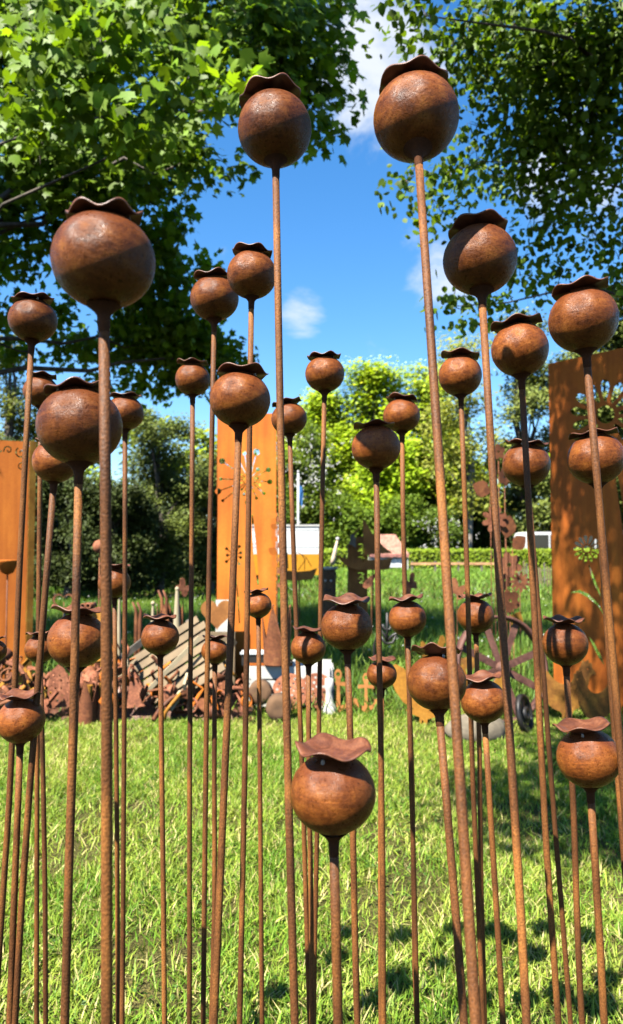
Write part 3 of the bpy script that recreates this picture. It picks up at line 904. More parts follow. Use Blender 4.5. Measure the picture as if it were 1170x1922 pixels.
# little stall with red roof
D = 50.0
st = empty('market_stall', (X(728, D), D, 0), 'small market stall with a faded red tent roof behind the ship sculpture', 'stall')
w = 1.3
zr, ze = P(0, 1003, D).z, P(0, 1040, D).z
b = MB()
b.add([(-w, -1.1, ze), (w, -1.1, ze), (w, 1.1, ze), (-w, 1.1, ze), (-.5, 0, zr), (.5, 0, zr)], [(0, 1, 5, 4), (1, 2, 5), (2, 3, 4, 5), (3, 0, 4)])
b.build('roof', plain('faded_red_canvas', (0.40, 0.19, 0.13), .85, .35, 7), st)
b = MB()
for i in range(10):
    b.box(-w + i * .26, -w + i * .26 + .24, -1.12, -1.105, ze - .18 - .03 * (i % 2), ze + .01)
b.build('valance', M_red, st)
b = MB(); b.box(-1.0, .9, -.9, -.8, .15, .72); b.build('counter', M_white, st)
for sx_ in (-1, 1):
    for sy in (-1, 1):
        b = MB(); b.box(sx_ * 1.2 - .03, sx_ * 1.2 + .03, sy * 1.0 - .03, sy * 1.0 + .03, 0, ze + .05); b.build('post', M_whitepaint, st)
b = MB(); b.box(-1.1, 1.1, .9, .95, .1, ze); b.build('back_wall', M_greypaint, st)

# low rail
D = 42.0
rl = empty('rail_fence', (X(860, D), D, 0), 'low wooden rail on short posts in front of the far hedge', 'fence')
for i in range(5):
    b = MB(); xx = -2.6 + i * 1.3; b.box(xx - .05, xx + .05, -.05, .05, 0, .62 + R.uniform(-.03, .06)); b.build('post', M_greywood, rl)
b = MB(); b.box(-2.7, 2.7, -.10, -.055, .45, .58); b.build('rail', plain('rail_wood', (0.55, 0.30, 0.14), .85, .2, 3), rl)

# picket fence at right
D = 25.0
pk = empty('picket_fence', (X(1015, D), D, 0), 'rough paling fence of thin grey pickets beside the dappled panel', 'fence')
for i in range(26):
    xx = -.75 + i * .095
    hgt = .72 + R.uniform(-.1, .2)
    b = MB(); b.box(xx - .022, xx + .022, -.012, .012, 0, hgt, Matrix.Rotation(R.gauss(0, .03), 4, 'Y')); b.build('picket', M_wood if i % 3 else M_greywood, pk)
for zz in (.25, .55):
    b = MB(); b.tube([(-.85, .02, zz), (1.8, .02, zz + .03)], .012, 6); b.build('wire_rail', M_greywood, pk)

# leaning closed parasol by a bench
D = 33.0
ps = empty('parasol', (X(618, D), D, 0), 'closed pale parasol leaning beside the ship sculpture', 'parasol')
a_, b_ = Vector((0, 0, 0)), P(634, 1012, D) - Vector((X(618, D), D, 0))
b = MB(); b.tube([a_, b_], .03, 8); b.build('pole', M_palewood, ps)
b = MB(); b.tube([a_.lerp(b_, .35), a_.lerp(b_, .55), a_.lerp(b_, .85), b_], [.11, .1, .07, .03], 10); b.build('canopy', M_cream, ps)
b = MB(); b.lathe([(.001, .1), (.07, .06), (.08, 0), (.05, -.06), (.001, -.08)], 10, Matrix.Translation(b_)); b.build('knob', M_whitepaint, ps)


# ------------------------------------------------------------------ the three big panels
def on_plane(px, py, A, d):
    """ray through a pixel met with the vertical plane through A along d -> (distance along d, z)"""
    r = ray(px, py)
    # A + s d = t r  (xy)
    det = d.x * (-r.y) - (-r.x) * d.y
    s = (-(A.x) * (-r.y) - (-r.x) * (-(A.y))) / det
    t = (d.x * (-(A.y)) - d.y * (-(A.x))) / det
    t = (A.x + s * d.x) / r.x if abs(r.x) > 1e-6 else (A.y + s * d.y) / r.y
    return s, CAM_H + r.z * t


def panel(name, label, A, d, top, w, loops_px, mat, flange=.04, slope=0.0):
    d = Vector((d[0], d[1])).normalized()
    A = Vector((A[0], A[1]))
    o = empty(name, (A.x, A.y, 0), label, 'garden panel', None, math.atan2(d.y, d.x))
    outl = [(0, 0.02), (w, 0.02), (w, top + slope), (0, top)]
    holes = []
    for lp in loops_px:
        holes.append([on_plane(x, y, A, d) for x, y in lp])
    plate('sheet', [outl] + holes, mat, o, .004)
    for xx, nm in ((0, 'side_flange'), (w, 'side_flange')):
        zt_ = top + (slope if xx else 0)
        b = MB(); sgn = 1 if xx else -1
        b.box(min(xx + sgn * .0025, xx + sgn * .0055), max(xx + sgn * .0025, xx + sgn * .0055), .0, flange, .02, zt_); b.build(nm, mat, o)
    b = MB(); b.box(0, w, .003, flange, 0, .003, Matrix.Translation((0, 0, top - .006)) @ Matrix.Rotation(-math.atan2(slope, w), 4, 'Y')); b.build('top_flange', M_brown, o)
    b = MB(); b.box(-.02, w + .02, -.12, .2, 0, .012); b.build('foot_plate', M_brown, o)
    return o


def keyhole(cx, cy, ang, r0, r1, w, rd, n=10, sx=1.0):
    """slot from r0 to r1 ending in a dot of radius rd, px coords (y down)"""
    c, s = math.cos(ang), math.sin(ang)
    def tr_(a, q): return (cx + sx * (a * c - q * s), cy - (a * s + q * c))
    pts = [tr_(r0, -w / 2), ]
    a0 = math.asin(min(.9, w / 2 / rd))
    cc = r1 + rd * math.cos(a0)
    for i in range(n + 1):
        q = math.pi + a0 + (2 * math.pi - 2 * a0) * i / n
        pts.append(tr_(cc + rd * math.cos(q), rd * math.sin(q)))
    pts.append(tr_(r0, w / 2))
    return pts


def petal_px(cx, cy, ang, r0, r1, w, n=6, sx=1.0):
    c, s = math.cos(ang), math.sin(ang)
    pts = []
    prof = [(0, .25), (.35, .7), (.7, 1.0), (.9, .75), (1.0, .2)]
    for t, q in prof: pts.append((r0 + (r1 - r0) * t, -w / 2 * q))
    for t, q in reversed(prof): pts.append((r0 + (r1 - r0) * t, w / 2 * q))
    return [(cx + sx * (a * c - q * s), cy - (a * s + q * c)) for a, q in pts]


# centre panel
D = 6.22
holes = []
for ang, r1, rd in [(75, 48, 6.5), (100, 47, 4), (118, 40, 4.2), (145, 56, 6), (178, 50, 3.5), (200, 56, 6), (218, 60, 3), (250, 26, 3), (265, 38, 4.5), (292, 34, 3), (318, 34, 3.5), (336, 20, 2.6), (-5, 34, 5), (28, 36, 5), (50, 22, 4), (160, 24, 3), (232, 20, 2.6), (12, 14, 2.5)]:
    holes.append(keyhole(468, 901, rad(ang), 9, r1, 1.8, rd))
holes.append(band([(474, 966), (476, 1000), (480, 1050), (485, 1098)], [2.5, 5, 6.5, 3]))
for k in range(9):
    a = rad(20 + k * 40)
    holes.append(keyhole(440, 1042, a, 6, 10 + 6 * (k % 2), 1.6, 3.0))
holes.append(band([(442, 1078), (447, 1120), (450, 1170)], 2.2))
panel('corten_panel', 'tall plain orange steel panel with a cut-out seed head, in the middle', (X(408, D), D), (1, 0), P(0, 776, D).z, X(518, D) - X(408, D), holes, M_orange)

# right panel, turned so that its far edge is at the left
A, B = (X(1036, 5.9), 5.9), (X(1236, 5.25), 5.25)
dd = Vector((B[0] - A[0], B[1] - A[1]))
wpan = dd.length
holes = []
for k in range(13):
    a = rad(8 + k * 360 / 13)
    if 255 < math.degrees(a) % 360 < 285: continue
    holes.append(petal_px(1137, 778, a, 25, 66, 17))
holes.append(circ(1137, 778, 17, 18))
for k in range(13):
    a = rad(14 + k * 360 / 13)
    holes.append(petal_px(1102, 1030, a, 9, 26, 7.5))
holes.append(circ(1102, 1030, 6.5, 10))
holes.append(band([(1106, 1060), (1112, 1080), (1122, 1105), (1128, 1120)], [1.5, 5, 5, 1.5]))
holes.append(band([(1072, 1112), (1088, 1110), (1104, 1118), (1122, 1134), (1138, 1160)], [1, 6, 7, 4, 1.2]))
holes.append(band([(1106, 1195), (1116, 1212), (1126, 1232), (1134, 1248)], [1, 6, 6, 1]))
holes.append(band([(1152, 860), (1162, 920), (1172, 990), (1180, 1040)], [2, 7, 7, 2]))
panel('corten_panel', 'large orange steel panel with daisy cut-outs in dappled shade at the right edge', A, dd, P(1036, 683, 5.9).z, wpan, holes, M_orange)

# left panel
def spiral(cx, cy, r, turns, a0, sgn=1, n=16):
    return [(cx + r * (1 - .85 * i / n) * math.cos(a0 + sgn * turns * 6.28 * i / n), cy - r * (1 - .85 * i / n) * math.sin(a0 + sgn * turns * 6.28 * i / n)) for i in range(n + 1)]


D = 6.4
holes = [band([(-34, 822 + 30), (-20, 856), (-4, 850), (4, 846)], 2.6), band(spiral(16, 845, 9, 1.1, rad(200), -1), 2.4), band(spiral(40, 850, 11, 1.2, rad(120), 1), 2.6), band(spiral(41, 876, 8, 1.1, rad(60), 1), 2.2)]
A, B = (X(-150, 6.2), 6.2), (X(52, 6.5), 6.5)
dd = Vector((B[0] - A[0], B[1] - A[1]))
pl_ = panel('corten_panel', 'orange steel panel with scroll cut-outs at the left edge of the photo', A, dd, P(0, 826, 6.4).z, dd.length, holes, M_orange)
b = MB(); b.box(0, .055, 0, .003, .02, P(0, 824, 6.4).z, Matrix.Translation((dd.length + .007, -.002, 0)) @ Matrix.Rotation(rad(22), 4, 'Z')); b.build('bent_edge', M_yellowrust, pl_)


# ------------------------------------------------------------------ rusty ornaments in the middle ground
def px_plate(D, ox, pts):
    return [(P(x, y, D).x - X(ox, D), P(x, y, D).z) for x, y in pts]


def thing_px(name, label, cat, ox, D, group=None, z=0.0, rz=0.0):
    return empty(name, (X(ox, D), D, z), label, cat, group, rz)


def stake(o, ox, D, x, ytop, r=.004, y_off=.006):
    t = MB()
    q = P(x, ytop, D)
    t.tube([(q.x - X(ox, D), y_off, -.1), (q.x - X(ox, D), y_off, q.z)], r, 6)
    return t.build('stem', M_brown, o)


# pillar with cut scroll work, and the ship sculpture before it
D = 12.2
o = thing_px('rust_pillar', 'tall rusty pillar with cut-out lettering, behind the ship sculpture', 'pillar', 672, D)
outl = [(-.155, 0), (.155, 0), (.155, P(0, 1012, D).z), (.02, P(0, 1006, D).z), (-.155, P(0, 1022, D).z)]
hl = []
for k, yy in enumerate((1026, 1038, 1050, 1080, 1090)):
    z = P(0, yy, D).z
    hl.append(band([(-.0, z + .035), (.05, z + .045), (.10, z + .02), (.06, z - .005), (.02, z - .03), (.10, z - .035)], [.012, .02, .02, .016, .02, .012]))
plate('front_sheet', [outl] + hl, M_tan, o, .006)
b = MB(); b.box(-.16, -.154, .004, .2, 0, P(0, 1022, D).z); b.build('side_sheet', M_brown, o)

D = 12.0
o = thing_px('ship_sculpture', 'rusty sailing ship sculpture with a tall triangular sail', 'sculpture', 683, D)
hull = px_plate(D, 683, [(628, 1040), (640, 1046), (660, 1050), (700, 1051), (722, 1050), (737, 1047), (731, 1068), (715, 1070), (672, 1070), (652, 1064), (640, 1052)])
plate('hull', [hull], M_tan, o, .012, (0, 0, 0))
sail = px_plate(D, 683, [(682, 974), (690, 985), (700, 1003), (720, 1026), (737, 1038), (700, 1040), (684, 1042)])
plate('mainsail', [sail], M_tan, o, .006, (0, -.02, 0))
plate('foresail', [px_plate(D, 683, [(658, 1004), (665, 1002), (668, 1012), (668, 1028), (660, 1022), (656, 1023)])], M_greywood, o, .006, (0, -.02, 0))
t = MB(); q = P(682, 974, D); t.tube([(q.x - X(683, D), -.012, P(0, 1055, D).z), (q.x - X(683, D), -.012, q.z)], .008, 6); t.build('mast', M_tan, o)
for e in ((655, 1012), (648, 1030), (632, 1040)):
    t = MB(); a_ = P(680, 986, D) - Vector((X(683, D), D, 0)); e_ = P(*e, D) - Vector((X(683, D), D, 0)); t.tube([a_, (a_ + e_) / 2 + Vector((0, 0, .02)), e_], .004, 5); t.build('rigging', M_tan, o)
stake(o, 683, D, 700, 1062, .012)

o = thing_px('ship_sculpture', 'small rusty fishing boat sculpture in front of the trailer', 'sculpture', 560, D)
plate('hull', [px_plate(D, 560, [(522, 1062), (534, 1070), (560, 1073), (582, 1071), (596, 1066), (588, 1086), (560, 1090), (530, 1088)])], M_tan, o, .012)
plate('sail', [px_plate(D, 560, [(540, 1034), (542, 1068), (522, 1060), (532, 1048)])], M_tan, o, .006, (0, -.02, 0))
for e in ((558, 1036, 585, 1064), (566, 1040, 572, 1070), (574, 1048, 560, 1070), (556, 1036, 552, 1072)):
    t = MB(); a_ = P(e[0], e[1], D) - Vector((X(560, D), D, 0)); e_ = P(e[2], e[3], D) - Vector((X(560, D), D, 0)); t.tube([a_, (a_ + e_) / 2 + Vector((.03, 0, .03)), e_], .006, 5); t.build('rigging', M_tan, o)
stake(o, 560, D, 562, 1080, .012)

o = thing_px('log_post', 'squat log post with a carved face and a pale bowl on top', 'log', 616, 12.4)
t = MB(); zt = P(0, 1070, 12.4).z
t.lathe([(.001, zt), (.12, zt), (.135, zt - .03), (.13, .4), (.14, 0)], 16); t.build('log', M_log, o)
for sx_ in (-1, 1):
    t = MB(); t.lathe([(.001, .012), (.018, .008), (.022, -.01)], 8, Matrix.Translation((sx_ * .045, -.128, zt - .17)) @ Matrix.Rotation(math.pi / 2, 4, 'X')); t.build('eye', M_whitepaint, o)
t = MB(); t.tube([(-.05, -.134, zt - .3), (0, -.139, zt - .34), (.05, -.134, zt - .3)], .012, 6); t.build('mouth', M_black, o)
t = MB(); t.lathe([(.001, zt + .02), (.14, zt + .02), (.16, zt + .05), (.165, zt + .05), (.145, zt + .003), (.001, zt + .003)], 16); t.build('bowl', M_whitepaint, o)


def flower_outline(r, n, inner=.35, m=8):
    pts = []
    for k in range(n):
        for i in range(m):
            t = (i + .5) / m
            a = 2 * math.pi * (k + t) / n
            q = inner + (1 - inner) * max(0, math.sin(math.pi * t)) ** .55
            pts.append((r * q * math.cos(a), r * q * math.sin(a)))
    return pts


def butterfly(r):
    h_ = [(0, .25), (.12, .55), (.55, .95), (.95, .85), (.95, .45), (.55, .12), (.8, -.1), (.8, -.5), (.5, -.75), (.2, -.45), (0, -.35)]
    pts = smooth_loop([(x * r, z * r) for x, z in h_] + [(-x * r, z * r) for x, z in h_[-2:0:-1]], 1)
    return pts


def leaf_out(r, w=.35):
    return [(r * w * math.sin(math.pi * t) * s_, r * t) for s_, ts in ((1, (0, .15, .35, .6, .85, 1)), (-1, (.85, .6, .35, .15))) for t in ts]


def figure_stake(name, label, cat, x, y, D, loops, mat, rot=0, ry=0, part='figure', group=None, stem_r=.004, yaw=0):
    o = thing_px(name, label, cat, x, D, group)
    z = P(x, y, D).z
    f = plate(part, loops, mat, o, .004, (0, 0, z))
    f.rotation_euler = (ry, rot, yaw)
    t = MB(); t.tube([(0, .008, -.1), (0, .008, z)], stem_r, 6); t.build('stem', M_brown, o)
    return o


px5 = lambda p, D: p * D / F
G_ = 'butterfly stakes'
figure_stake('butterfly_stake', 'pinkish rusty butterfly stake beside the tall pole, left of the heart', 'garden stake', 345, 1105, 5.9, [butterfly(px5(17, 5.9))], M_pink, rot=.7, yaw=.6, group=G_)
figure_stake('butterfly_stake', 'pinkish rusty butterfly stake to the right of the ship sculpture', 'garden stake', 770, 1098, 8, [butterfly(px5(20, 8))], M_pink, rot=-.5, yaw=.7, group=G_)
figure_stake('butterfly_stake', 'dark rusty butterfly stake just left of the flower stakes', 'garden stake', 857, 1108, 8, [butterfly(px5(20, 8))], M_brown, rot=.5, yaw=-.5, group=G_)
figure_stake('bird_stake', 'small orange rusty bird stake in front of the pillar', 'garden stake', 697, 1088, 9, [smooth_loop(px_plate(9, 697, [(679, 1100), (690, 1085), (706, 1075), (708, 1079), (700, 1090), (699, 1100), (688, 1106)]), 1)], M_pink, part='figure').children[0].location.z = 0

# flower stakes before the hedge at right
G_ = 'rusty flower stakes right of centre'
for lab, x, y, r, n, D, mat, inner, yaw in [
    ('rusty stake with a bright eight-petalled flower, half hidden by a pole', 929, 975, 26, 8, 7.0, M_pink, .3, .2),
    ('rusty stake with a dark daisy of narrow petals, lowest of the flower stakes', 975, 1092, 20, 11, 6.8, M_brown, .28, .0),
    ('rusty stake with a round five-petalled flower beside the narrow daisy', 956, 1128, 22, 5, 6.9, M_brown, .55, .3),
    ('rusty stake with a brown rosette in front of the olive tree', 949, 895, 17, 6, 7.2, M_brown, .6, .5),
    ('rusty stake with a dark blossom at the middle of the flower stakes', 955, 1060, 24, 6, 7.1, M_brown, .5, -.3),
    ('topmost of the rusty flower stakes, a small brown blossom', 938, 848, 15, 5, 7.3, M_brown, .5, .3),
    ('rusty stake with a small brown five-petalled flower near the butterfly', 948, 1090, 18, 5, 7.4, M_brown, .5, .6)]:
    rr_ = px5(r, D)
    loops = [flower_outline(rr_, n, inner)]
    loops.append(circ(0, 0, rr_ * .16, 10))
    figure_stake('flower_stake', lab, 'garden stake', x, y, D, loops, mat, rot=R.uniform(-.2, .2), yaw=yaw, part='flower_head', group=G_)
for lab, x, y, s_, D, rot, mat in [('rusty stake with a broad brown leaf, left of the pole', 922, 925, 40, 7.1, -1.2, M_brown), ('rusty stake with a curled leaf above the narrow daisy', 962, 1030, 36, 7.0, .9, M_brown),
                                   ('rusty stake with an upright leaf under the flowers', 950, 1010, 44, 7.05, .2, M_brown), ('ochre leaf stake under the narrow daisy', 962, 1180, 34, 6.7, .4, M_yellowrust)]:
    figure_stake('leaf_stake', lab, 'garden stake', x, y, D, [leaf_out(px5(s_, D), .42)], mat, rot=rot, yaw=.3, part='leaf', group=G_)

# tall stake with leaves along the centre panel
D = 6.12
o = thing_px('leaf_spire', 'thin rusty spire of little leaves along the edge of the centre panel', 'garden stake', 521, D)
t = MB(); t.tube([(0, .004, -.1), (0, .004, P(0, 962, D).z)], .004, 6); t.build('stem', M_brown, o)
for i in range(13):
    z = P(0, 1112 - i * 12, D).z
    f = plate('leaf', [leaf_out(px5(15 + 5 * (i % 3 == 0), D), .4)], M_pink if i % 2 else M_orange, o, .003, (0, -.002 * (i % 2), z))
    f.rotation_euler = (0, (1 if i % 2 else -1) * R.uniform(.7, 1.5), R.uniform(-.4, .4))

# torch bowl by the left panel, ball stake
D = 5.9
o = thing_px('torch_bowl', 'rusty cone-shaped torch bowl on a stake before the left panel', 'torch', 16, D)
zt = P(0, 1052, D).z
t = MB(); t.lathe([(.001, zt - .005), (.07, zt - .003), (.088, zt + .004), (.09, zt), (.08, zt - .015), (.045, zt - .095), (.012, zt - .11), (.001, zt - .11)], 20); t.build('bowl', M_orange, o)
t = MB(); t.tube([(.0, 0, -.1), (0, 0, zt - .1)], .006, 8); t.build('stem', M_brown, o)
D = 6.4
o = thing_px('ball_stake', 'smooth rusty ball on a stake before the dark yews', 'garden stake', 188, D)
zt = P(0, 1026, D).z; r_ = px5(13, D)
t = MB(); t.lathe([(max(.0005, r_ * math.sin(math.pi * i / 14)), zt - r_ * math.cos(math.pi * i / 14)) for i in range(15)], 20); t.build('ball', M_pink, o)
t = MB(); t.tube([(0, 0, -.1), (0, 0, zt - r_ * .9)], .005, 8); t.build('stem', M_brown, o)


def heart_pts(s, n=28):
    out = []
    for i in range(n):
        a = 2 * math.pi * i / n
        out.append((s * 16 * math.sin(a) ** 3 / 17, s * (13 * math.cos(a) - 5 * math.cos(2 * a) - 2 * math.cos(3 * a) - math.cos(4 * a)) / 17))
    return out


# wire heart
D = 6.6
s_ = px5(22, D)
o = figure_stake('heart_stake', 'thin open rusty heart on a stake behind the big left pods', 'garden stake', 122, 1130, D, [heart_pts(s_), xf(heart_pts(s_ * .82), 1, 0, 0)], M_brown, part='heart_outline')
# solid heart on the pallet
D = 5.9
s_ = px5(33, D)
o = thing_px('heart_ornament', 'solid orange rusty heart standing behind the wooden pallet', 'ornament', 409, D)
plate('heart', [heart_pts(s_)], M_tan, o, .004, (0, 0, P(0, 1150, D).z))
t = MB(); t.box(-.14, .14, .004, .05, 0, P(0, 1187, D).z); t.build('stand', M_wood, o)
o = thing_px('white_board', 'white board peeking out behind the solid heart', 'board', 420, 6.05)
t = MB(); t.box(-.06, .07, 0, .02, 0, P(0, 1126, 6.05).z); t.build('board', M_whitepaint, o)


def crown_can(name, label, x, D, r_px, ybase, ybody, ytip, n, mat, knobs=True, z0=None):
    o = thing_px(name, label, 'ornament', x, D, None, 0)
    r = px5(r_px, D)
    zb, zm, zt = (P(0, ybase, D).z if z0 is None else z0), P(0, ybody, D).z, P(0, ytip, D).z
    seg = n * 8
    vo, fo = [], []
    for k in range(seg):
        a = 2 * math.pi * k / seg
        ph = (k % 8) / 8
        hh = zm + (zt - zm) * (1 - abs(ph - .5) * 2) ** 1.15
        flare = 1 + .18 * (hh - zm) / max(1e-3, zt - zm)
        for rr_, z in ((r, zb), (r, zm * .5 + zb * .5), (r * (1 + (flare - 1) * .3), zm), (r * flare, hh), (r * flare - .003, hh), (r * (1 + (flare - 1) * .3) - .003, zm), (r - .003, zb)):
            vo.append((rr_ * math.cos(a), rr_ * math.sin(a), z))
    for k in range(seg):
        j = (k + 1) % seg
        for i in range(6):
            fo.append((k * 7 + i, j * 7 + i, j * 7 + i + 1, k * 7 + i + 1))
    t = MB(); t.add(vo, fo); t.build('band', mat, o)
    if knobs:
        for k in range(n):
            a = 2 * math.pi * (k + .5) / n
            t = MB(); t.lathe([(.001, .009), (.008, .004), (.008, -.004), (.001, -.009)], 8, Matrix.Translation((r * 1.18 * math.cos(a), r * 1.18 * math.sin(a), zt + .006))); t.build('ball_tip', M_brown, o)
    t = MB(); t.lathe([(.001, zb + .004), (r - .004, zb + .004)], 24); t.build('floor_disc', M_brown, o)
    return o


crown_can('crown_pot', 'tall rusty crown-shaped pot with spikes on the white crate', 521, 5.75, 25, 1246, 1200, 1140, 5, M_brown)
crown_can('crown_pot', 'rusty crown-shaped pot behind the wooden pallet', 322, 6.0, 22, 1260, 1180, 1132, 5, M_brown, knobs=False, z0=.0)
# pale wooden cones
for x, y0, y1, w_ in ((334, 1108, 1190, 8), (289, 1135, 1190, 5), (226, 1122, 1180, 4)):
    D = 5.85
    o = thing_px('wooden_cone', {334: 'tallest pale wooden cone with a ball tip, beside the crown pot', 289: 'thin pale wooden cone with a ball tip behind a small pod', 226: 'small pale wooden cone behind the two left rods'}[x], 'ornament', x, D)
    z0, z1 = 0, P(0, y0, D).z
    r_ = px5(w_, D)
    t = MB(); t.lathe([(r_ * 1.9, z0), (r_, P(0, y1, D).z), (r_ * .4, z1)], 12); t.build('cone', M_palewood, o)
    t = MB(); t.lathe([(.001, z1 + .03), (.014, z1 + .022), (.018, z1 + .01), (.012, z1 - .004), (.001, z1 - .006)], 10); t.build('ball_tip', M_palewood, o)
# snail horns: two bent rusty spikes
for x, D, l_ in ((310, 6.05, 'pair of bent rusty horns sticking up beside the tallest cone'), (262, 6.15, 'smaller pair of bent rusty horns left of the small pod')):
    o = thing_px('horn_ornament', l_, 'ornament', x, D)
    zt = P(0, 1108 if x == 310 else 1130, D).z
    for s_ in (-1, 1):
        t = MB(); t.tube([(s_ * .012, 0, 0), (s_ * .015, 0, zt - .16), (s_ * .02, 0, zt - .07), (s_ * .02 - .03, 0, zt)], [.022, .018, .012, .008], 8); t.build('horn', M_brown, o)
# two rusty pipes
D = 6.0
for k, x in enumerate((164, 174)):
    o = thing_px('rust_pipe', ('left of the two stacked rusty pipe ends behind the big pod', 'right of the two stacked rusty pipe ends behind the big pod')[k], 'pipe', x, D, 'rusty pipes', P(0, 1136, D).z)
    t = MB(); M = Matrix.Rotation(math.pi / 2, 4, 'X'); t.lathe([(.014, .09), (.021, .09), (.021, -.09), (.014, -.09)], 16, M, close=True); t.build('pipe', M_pink, o)
o = thing_px('ochre_block', 'ochre rusty block carrying the pipe ends', 'block', 176, 6.02)
t = MB(); t.box(-.09, .1, -.06, .08, 0, P(0, 1141, 6.02).z); t.build('block', M_yellowrust, o)

# ---- white crate with things on and before it
D = 5.75
o = thing_px('white_crate', 'whitewashed low wooden crate behind the rods in the middle', 'crate', 546, D)
w_, zt = px5(78, D), P(0, 1252, D).z
for i, zz in enumerate((0.02, .125, .23)):
    t = MB(); t.box(-w_, w_, 0, .02, zz, zz + .092); t.build('plank', M_whitepaint, o)
    t = MB(); t.box(-w_, w_, .36, .38, zz, zz + .092); t.build('plank', M_whitepaint, o)
for i in range(7):
    xx = -w_ + i * (2 * w_ - .07) / 6
    t = MB(); t.box(xx, xx + .068, .022, .358, zt - .02, zt - .002); t.build('plank', M_whitepaint, o)
for sx_ in (-1, 1):
    t = MB(); t.box(sx_ * w_ - .012, sx_ * w_ + .012, .022, .358, .02, zt - .022); t.build('side_board', M_whitepaint, o)
    t = MB(); t.box(sx_ * (w_ - .05) - .03, sx_ * (w_ - .05) + .03, -.018, -.002, 0, zt - .003); t.build('corner_post', M_whitepaint, o)
o = thing_px('slate_box', 'low black box on top of the white crate', 'box', 478, 5.9, None, zt)
t = MB(); t.box(-.09, .09, -.08, .08, 0, .085); t.build('box', M_black, o)
t = MB(); t.box(-.1, .1, -.09, .09, .087, .1); t.build('lid', M_greypaint, o)
o = thing_px('rust_tray', 'flat rusty tray on top of the white crate', 'tray', 512, 5.88, None, zt)
t = MB(); t.box(-.17, .16, -.1, .1, 0, .006); t.build('base', M_orange, o)
for s_ in (-1, 1):
    t = MB(); t.box(-.17, .16, s_ * .1 - .003, s_ * .1 + .003, .008, .026); t.build('edge', M_orange, o)


def lace_disc(label, x, y, r_px, D, mat, tilt=-.25):
    r = px5(r_px, D)
    z = P(0, y, D).z
    o = thing_px('lace_disc', label, 'ornament', x, D, 'lace-cut rusty discs', 0)
    loops = [circ(0, 0, r, 32)]
    for ring, nn, hr in ((.22, 5, .07), (.47, 9, .08), (.74, 14, .075)):
        for k in range(nn):
            a = 2 * math.pi * k / nn + ring
            loops.append(circ(r * ring * math.cos(a), r * ring * math.sin(a), r * hr * R.uniform(.8, 1.2), 6))
    f = plate('disc', loops, mat, o, .004, (0, 0, max(z, r * .96)))
    f.rotation_euler = (tilt, 0, 0)
    return o


lace_disc('lace-cut pinkish rusty disc leaning on the white crate, left one', 545, 1298, 33, 5.62, M_pink)
lace_disc('lace-cut pinkish rusty disc leaning on the white crate, right one', 594, 1296, 32, 5.63, M_pink)
for lab, x, y, r_px, D in (('cut log end lying before the white crate, upper one', 489, 1302, 22, 5.5), ('cut log end lying in the grass before the white crate', 524, 1330, 24, 5.3)):
    o = thing_px('log_end', lab, 'log', x, D)
    r = px5(r_px, D)
    zc = max(P(0, y, D).z, r * .8)
    t = MB(); M = Matrix.Translation((0, .06, zc)) @ Matrix.Rotation(math.pi / 2, 4, 'X')
    t.lathe([(.001, .06), (r * .5, .061), (r * .96, .058), (r, .05), (r, -.06), (.001, -.06)], 18, M); t.build('log', M_log, o)
o = thing_px('white_post', 'short white post at the right end of the crate', 'post', 618, 5.55)
t = MB(); t.lathe([(.001, .27), (.03, .265), (.035, .2), (.025, .17), (.03, .1), (.055, .06), (.05, .0)], 12); t.build('post', M_whitepaint, o)


def anchor_loops(s):
    o_ = [(-.05, .62), (-.30, .60), (-.30, .70), (-.08, .70), (-.08, .76), (-.12, .82), (-.13, .90), (-.07, .98), (0, 1.0), (.07, .98), (.13, .90), (.12, .82), (.08, .76), (.08, .70), (.30, .70), (.30, .60), (.05, .62), (.07, .16),
          (.20, .19), (.33, .28), (.30, .34), (.47, .36), (.46, .20), (.40, .23), (.25, .10), (.08, .04), (0, -.03), (-.08, .04), (-.25, .10), (-.40, .23), (-.46, .20), (-.47, .36), (-.30, .34), (-.33, .28), (-.20, .19), (-.07, .16)]
    return [[(x * s * .68, z * s) for x, z in o_], circ(0, .88 * s, .05 * s, 10)]


for lab, x, yb, yt in (('ochre rusty anchor beside the white crate', 635, 1334, 1254), ('ochre rusty anchor right of the other one, beside the small dark pod', 686, 1331, 1258)):
    D = 5.55
    o = thing_px('anchor', lab, 'anchor', x, D, 'rusty anchors', .005)
    f = plate('anchor', anchor_loops(px5(yb - yt, D)), M_tan, o, .006, (0, 0, .01))
    f.rotation_euler = (-.12, 0, R.uniform(-.15, .15))
    t = MB(); t.tube([(0, .12, 0), (0, .03, px5(yb - yt, D) * .6)], .004, 6); t.build('prop', M_brown, o)

# ---- hens
HEN = [(0.0, 0.0), (.06, .0), (.06, .02), (.03, .03), (.035, .13), (.08, .15), (.10, .03), (.09, .0), (.17, .0), (.17, .02), (.13, .03), (.13, .16), (.26, .24), (.34, .38), (.36, .55), (.40, .72), (.47, .70), (.46, .75), (.42, .80), (.42, .88), (.38, .86), (.37, .93), (.33, .88), (.29, .92), (.27, .84), (.22, .74), (.16, .60), (.04, .54), (-.10, .60), (-.22, .76), (-.30, .80), (-.34, .66), (-.31, .48), (-.24, .30), (-.12, .19), (-.0, .15), (-.01, .03)]


